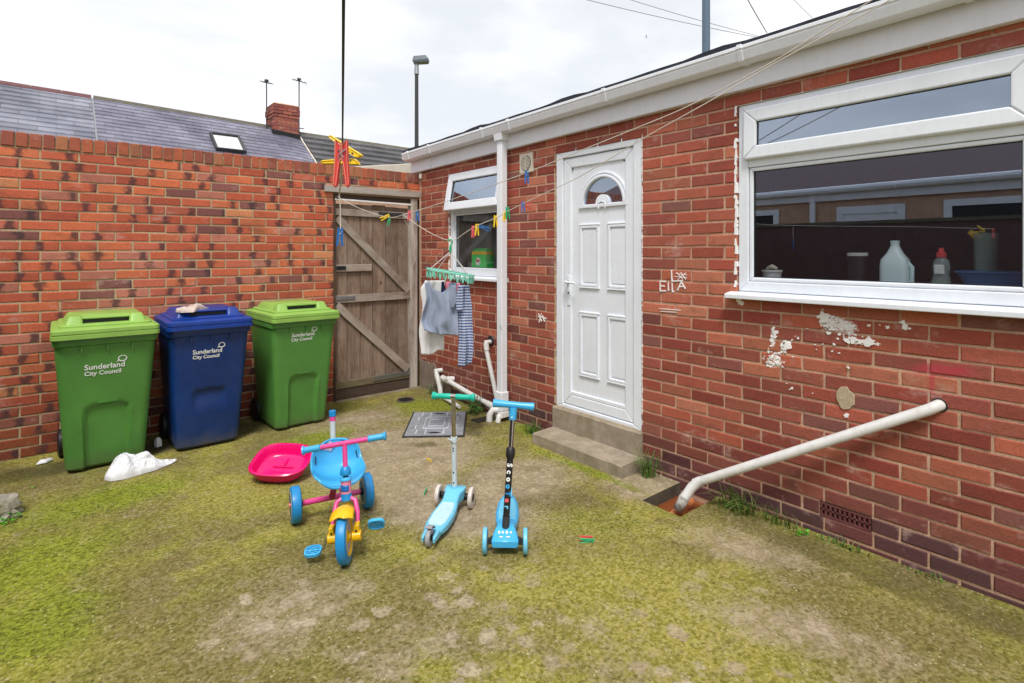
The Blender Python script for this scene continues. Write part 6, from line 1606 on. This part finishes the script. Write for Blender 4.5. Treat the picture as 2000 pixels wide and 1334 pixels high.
# small hanging clips of the hanger
pm = MB(); pm.prism([(-.009, .012), (-.004, .014), (0, .008), (.004, .014), (.009, .012), (.007, -.018), (.004, -.036), (.0, -.028), (-.004, -.036), (-.007, -.018)], -.004, .004, 'XZ'); pm.tube([(0, 0, .01), (0, 0, .026)], .0018, 5)
pmesh = pm.mesh('clip', M['mint']); RH = random.Random(4)
for k in range(26):
    a = 2 * pi * k / 26; e = (abs(cos(a)) ** 2.6 + abs(sin(a)) ** 2.6) ** (-1 / 2.6); cx_, cy_ = .178 * cos(a) * e, .108 * sin(a) * e
    link_mesh('clip', pmesh, hg, hp(cx_, cy_, HZ - .03 * cx_ / .185 - .026 - RH.random() * .004), (RH.gauss(0, .12), RH.gauss(0, .12), VF + RH.gauss(0, .5)))
def cloth(name, label, cat, mat, b0, left, right, bottom, top, fold, nf, seed, thick=.0022, curve=None, nu=44, nv=40, zsag=None, grp='laundry clipped to the mint green hanger'):
    # left/right: lists of (v, a); bottom(u) / top(u): z below the line; fold: depth of the folds in metres
    def itp(T_, v):
        for (p, a), (q, b) in zip(T_, T_[1:]):
            if v <= q: return a + (b - a) * sstep(0, 1, (v - p) / (q - p))
        return T_[-1][1]
    def fn(u, v):
        a = itp(left, v) * (1 - u) + itp(right, v) * u; z = top(u) + (bottom(u) - top(u)) * v
        q = noise.noise(Vector((u * 3 + seed, v * 1.6, seed))); d = fold * (.35 + .65 * v) * (sin(u * nf * 2 * pi + q * 3.2 + seed) + .5 * sin(u * nf * 4.7 * pi + v * 2 + seed)) * .6 + q * fold * .8
        return hp(a, b0 + d + (curve(u, v) if curve else 0), z)
    m = MB().grid(fn, nu, nv); o = m.build(name, M[mat], smooth=True, solid=thick)
    me = o.data; uvl = me.uv_layers.new(name='UVMap'); W1 = nu + 1
    for lp in me.loops: i = lp.vertex_index; uvl.data[lp.index].uv = ((i % W1) / nu, -me.vertices[i].co.z)
    o.location = tuple(low); return tag(o, label, cat, grp)
P4 = .00402
A = lambda px: (px - 880) * P4
Z = lambda py: (470 - py) * P4
cloth('trousers', 'white cotton garment hanging longest at the left of the hanger', 'trousers', 'cl_white', .03, [(0, A(829)), (.12, A(820)), (.35, A(824)), (.7, A(817)), (1, A(821))], [(0, A(868)), (.5, A(866)), (1, A(867))],
      lambda u: Z(694) + .035 * sstep(.45, .75, u) , lambda u: Z(548), .014, 1.6, 1.3)
jersey = cloth('jersey', 'blue grey jersey top sagging open at its neck, in the middle of the hanger', 'top', 'cl_grey', -.075, [(0, A(833)), (.3, A(836)), (.8, A(826)), (1, A(832))], [(0, A(893)), (.3, A(894)), (1, A(898))],
      lambda u: Z(642) - .032 * sstep(0, .35, u) - .01 * sstep(.35, 1, u), lambda u: Z(551) - .078 * max(0, 1 - ((u - .47) / .32) ** 2) ** .7, .030, 1.6, 4.2)
o = cloth('back_layer', None, None, 'cl_grey', .0, [(0, A(836)), (1, A(838))], [(0, A(890)), (1, A(890))], lambda u: Z(600), lambda u: Z(556) - .06 * (1 - (2 * u - 1) ** 2), .008, 1.4, 5.1, grp=None); o.parent = jersey; o.location = (0, 0, 0)
cloth('leggings', 'navy and white striped leggings hanging at the right of the hanger', 'leggings', 'cl_stripe', -.04, [(0, A(899)), (.12, A(897)), (.3, A(894)), (.5, A(897)), (1, A(896))], [(0, A(918)), (.35, A(923)), (.8, A(926)), (1, A(923))],
      lambda u: Z(713) + .025 * sstep(.4, 1, u), lambda u: Z(556), .022, 1.8, 2.2, nu=60)
cloth('striped_sleeve', 'short striped sleeve hanging beside the striped leggings', 'sleeve', 'cl_stripe', -.078, [(0, A(897)), (.6, A(892)), (1, A(894))], [(0, A(906)), (1, A(906))], lambda u: Z(606) + .006 * u, lambda u: Z(556), .008, 1., 3.1, nu=16, nv=16)
cloth('underwear', 'lilac white cotton piece clipped behind the blue grey top', 'underwear', 'cl_lilac', .04, [(0, A(845)), (1, A(847))], [(0, A(861)), (1, A(860))], lambda u: Z(590), lambda u: Z(551), .006, 1., 6, nu=14, nv=12)
cloth('dark_cloth', 'navy scrap of cloth hanging behind the blue grey top', 'cloth', 'cl_navy', .02, [(0, A(862)), (1, A(860))], [(0, A(867)), (1, A(873))], lambda u: Z(585), lambda u: Z(550), .006, 1., 7, nu=14, nv=12)
cloth('pink_cloth', 'pink cloth hanging right of the navy scrap', 'cloth', 'cl_pink', .045, [(0, A(869)), (1, A(872))], [(0, A(880)), (1, A(880))], lambda u: Z(580), lambda u: Z(551), .006, 1., 8, nu=14, nv=12)
cloth('pink_cloth', 'narrow pink cloth between the blue grey top and the striped leggings', 'cloth', 'cl_pink', .045, [(0, A(891)), (1, A(892))], [(0, A(898)), (1, A(897))], lambda u: Z(585), lambda u: Z(553), .005, 1., 9, nu=14, nv=12)
o = cloth('strap', None, None, 'cl_grey', -.095, [(0, A(884)), (.5, A(881)), (1, A(884))], [(0, A(892)), (.7, A(893)), (1, A(889))], lambda u: Z(599), lambda u: Z(556), .006, .8, 3.6, nu=12, nv=16, grp=None); o.parent = jersey; o.location = (0, 0, 0)
gt = MB().tube([(0, 0, 0), (.004, -.006, -.02), (.010, -.004, -.04)], .003, 5); o = gt.build('green_thread', M['peg_green'], smooth=True); o.location = (2.995, 3.755, .86); tag(o, 'bit of green thread stuck to the white downpipe', 'thread')

# ================================================================== THINGS ON THE WINDOW SILLS
sx = 3.29; sz = 1.2735
def item(name, label, cat, y, x=sx): return thing(name, label, cat, (x, y, sz))
t = item('milk_bottle', 'empty translucent plastic milk bottle standing inside the big window', 'milk bottle', .89)
m = MB(); rings = []
for z, w_, d_ in ((0, .084, .084), (.008, .096, .096), (.03, .10, .10), (.15, .100, .100), (.185, .094, .094), (.225, .066, .066), (.248, .046, .046), (.258, .038, .038), (.262, .038, .038), (.284, .040, .040)):
    rings.append([(p[0], p[1] * (1.22 if z < .19 else 1.0 + .2 * (1 if z < .2 else 0)), z) for p in rrect(0, 0, w_ * 1.0, d_ * 1.0, w_ * (.26 if z < .2 else .45), z, 5)])
m.loft(rings); m.build('body', mat_clear('milky_plastic', (.80, .95, .96), .97, .35), t, smooth=True)
MB().tube([(0, -.055, .17), (0, -.072, .15), (0, -.072, .08), (0, -.06, .05)], .010, 10).build('handle', mat_clear('milky_plastic_2', (.72, .9, .92), .97, .35), t, smooth=True)
t = item('storage_jar', 'dark jar with white lid inside the big window', 'jar', 1.06)
MB().lathe([(0, 0), (.042, 0), (.046, .01), (.038, .06), (.042, .13), (.046, .20), (.046, .205), (0, .205)], 'Z', 24).build('body', M['black'], t, smooth=True)
MB().lathe([(0, .205), (.048, .205), (.048, .222), (0, .222)], 'Z', 24).build('lid', M['pipe_white'], t, smooth=True)
t = item('food_tub', 'white round tub on a pink dish with soap, left end of the big window', 'tub', 1.515)
MB().lathe([(0, 0), (.060, 0), (.066, .028), (0, .028)], 'Z', 24).build('pink_dish', M['hotpink'], t, smooth=True)
MB().lathe([(0, .028), (.046, .028), (.052, .105), (.058, .108), (.058, .118), (0, .118)], 'Z', 24).build('tub', M['print_white'], t, smooth=True)
MB().tube([(.0, -.03, .128), (0, 0, .140), (0, .03, .128)], [.012, .022, .012], 10, flat=.6).build('soap', M['cream'], t, smooth=True)
t = item('detergent_bottle', 'washing-up liquid bottle with red cap and green liquid inside the big window', 'bottle', .70)
MB().lathe([(0, 0), (.036, 0), (.038, .01), (.036, .085), (0, .085)], 'Z', 20).build('liquid', plastic('green_liquid', (.10, .22, .02), .3), t, smooth=True)
MB().lathe([(.0, .0), (.040, 0), (.042, .012), (.038, .09), (.030, .12), (.036, .15), (.030, .185), (.014, .20), (.0, .20)], 'Z', 20).build('body', mat_clear('clear_plastic', (.6, .7, .7), .3, .15), t, smooth=True)
MB().lathe([(0, .20), (.020, .20), (.020, .222), (.012, .226), (.010, .245), (0, .247)], 'Z', 18).build('cap', M['red'], t, smooth=True)
MB().cbox(-.042, -.036, -.02, .02, .12, .165, .003).build('label', M['print_white'], t)
t = item('glass_jug', 'tall glass holding a yellow sponge inside the big window', 'glass', .55, 3.38)
MB().lathe([(0, .0), (.040, .0), (.046, .28), (.049, .315), (.045, .315), (.041, .285), (.036, .01), (0, .01)], 'Z', 20).build('glass', mat_clear('greenish_glass', (.30, .42, .38), .45, .1), t, smooth=True)
MB().tube([(0, .02, .29), (0, .06, .325)], [.02, .012], 8).build('sponge', M['yellow'], t, smooth=True)
t = item('washing_bowl', 'blue plastic washing bowl at the right end of the big window', 'bowl', .44, 3.37)
MB().loft([rrect(0, 0, .20, .26, .04, 0, 4), rrect(0, 0, .24, .40, .04, .125, 4), rrect(0, 0, .26, .42, .04, .130, 4), rrect(0, 0, .26, .42, .04, .137, 4)]).build('bowl', plastic('bowl_blue', (.03, .14, .34), .4), t, smooth=True)
t = item('detergent_box', 'green washing powder box with yellow band inside the small window', 'box', 4.42, 3.30)
gb = MB().box(-.05, .05, -.12, .12, 0, .20, None).build('carton', plastic('box_green', (.015, .70, .10), .5), t, bevel=.003)
MB().box(-.051, .051, -.121, .121, .20, .232, (.004, .006)).build('yellow_band', M['yellow'], t, bevel=.002)
MB().box(-.046, .046, -.115, .115, .232, .262, (.02, .02)).build('top_flap', plastic('box_green_2', (.015, .62, .10), .5), t, bevel=.003)
MB().lathe([(0, -.0525), (.040, -.0525), (.042, -.049), (0, -.049)], 'X', 20, (0, .01, .13)).build('round_badge', M['print_white'], gb, smooth=True)
MB().box(-.0545, -.0522, -.020, .038, .128, .150).build('red_print', M['red'], gb)
t = item('small_bottle', 'small clear bottle with yellow lid behind the small window', 'bottle', 4.60, 3.36)
MB().lathe([(0, 0), (.032, 0), (.034, .12), (.02, .14), (0, .14)], 'Z', 18).build('body', mat_clear('clear_plastic_2', (.6, .65, .65), .4, .2), t, smooth=True)
MB().lathe([(0, .14), (.036, .14), (.036, .165), (0, .165)], 'Z', 18).build('lid', plastic('lime_lid', (.55, .62, .02), .4), t, smooth=True)
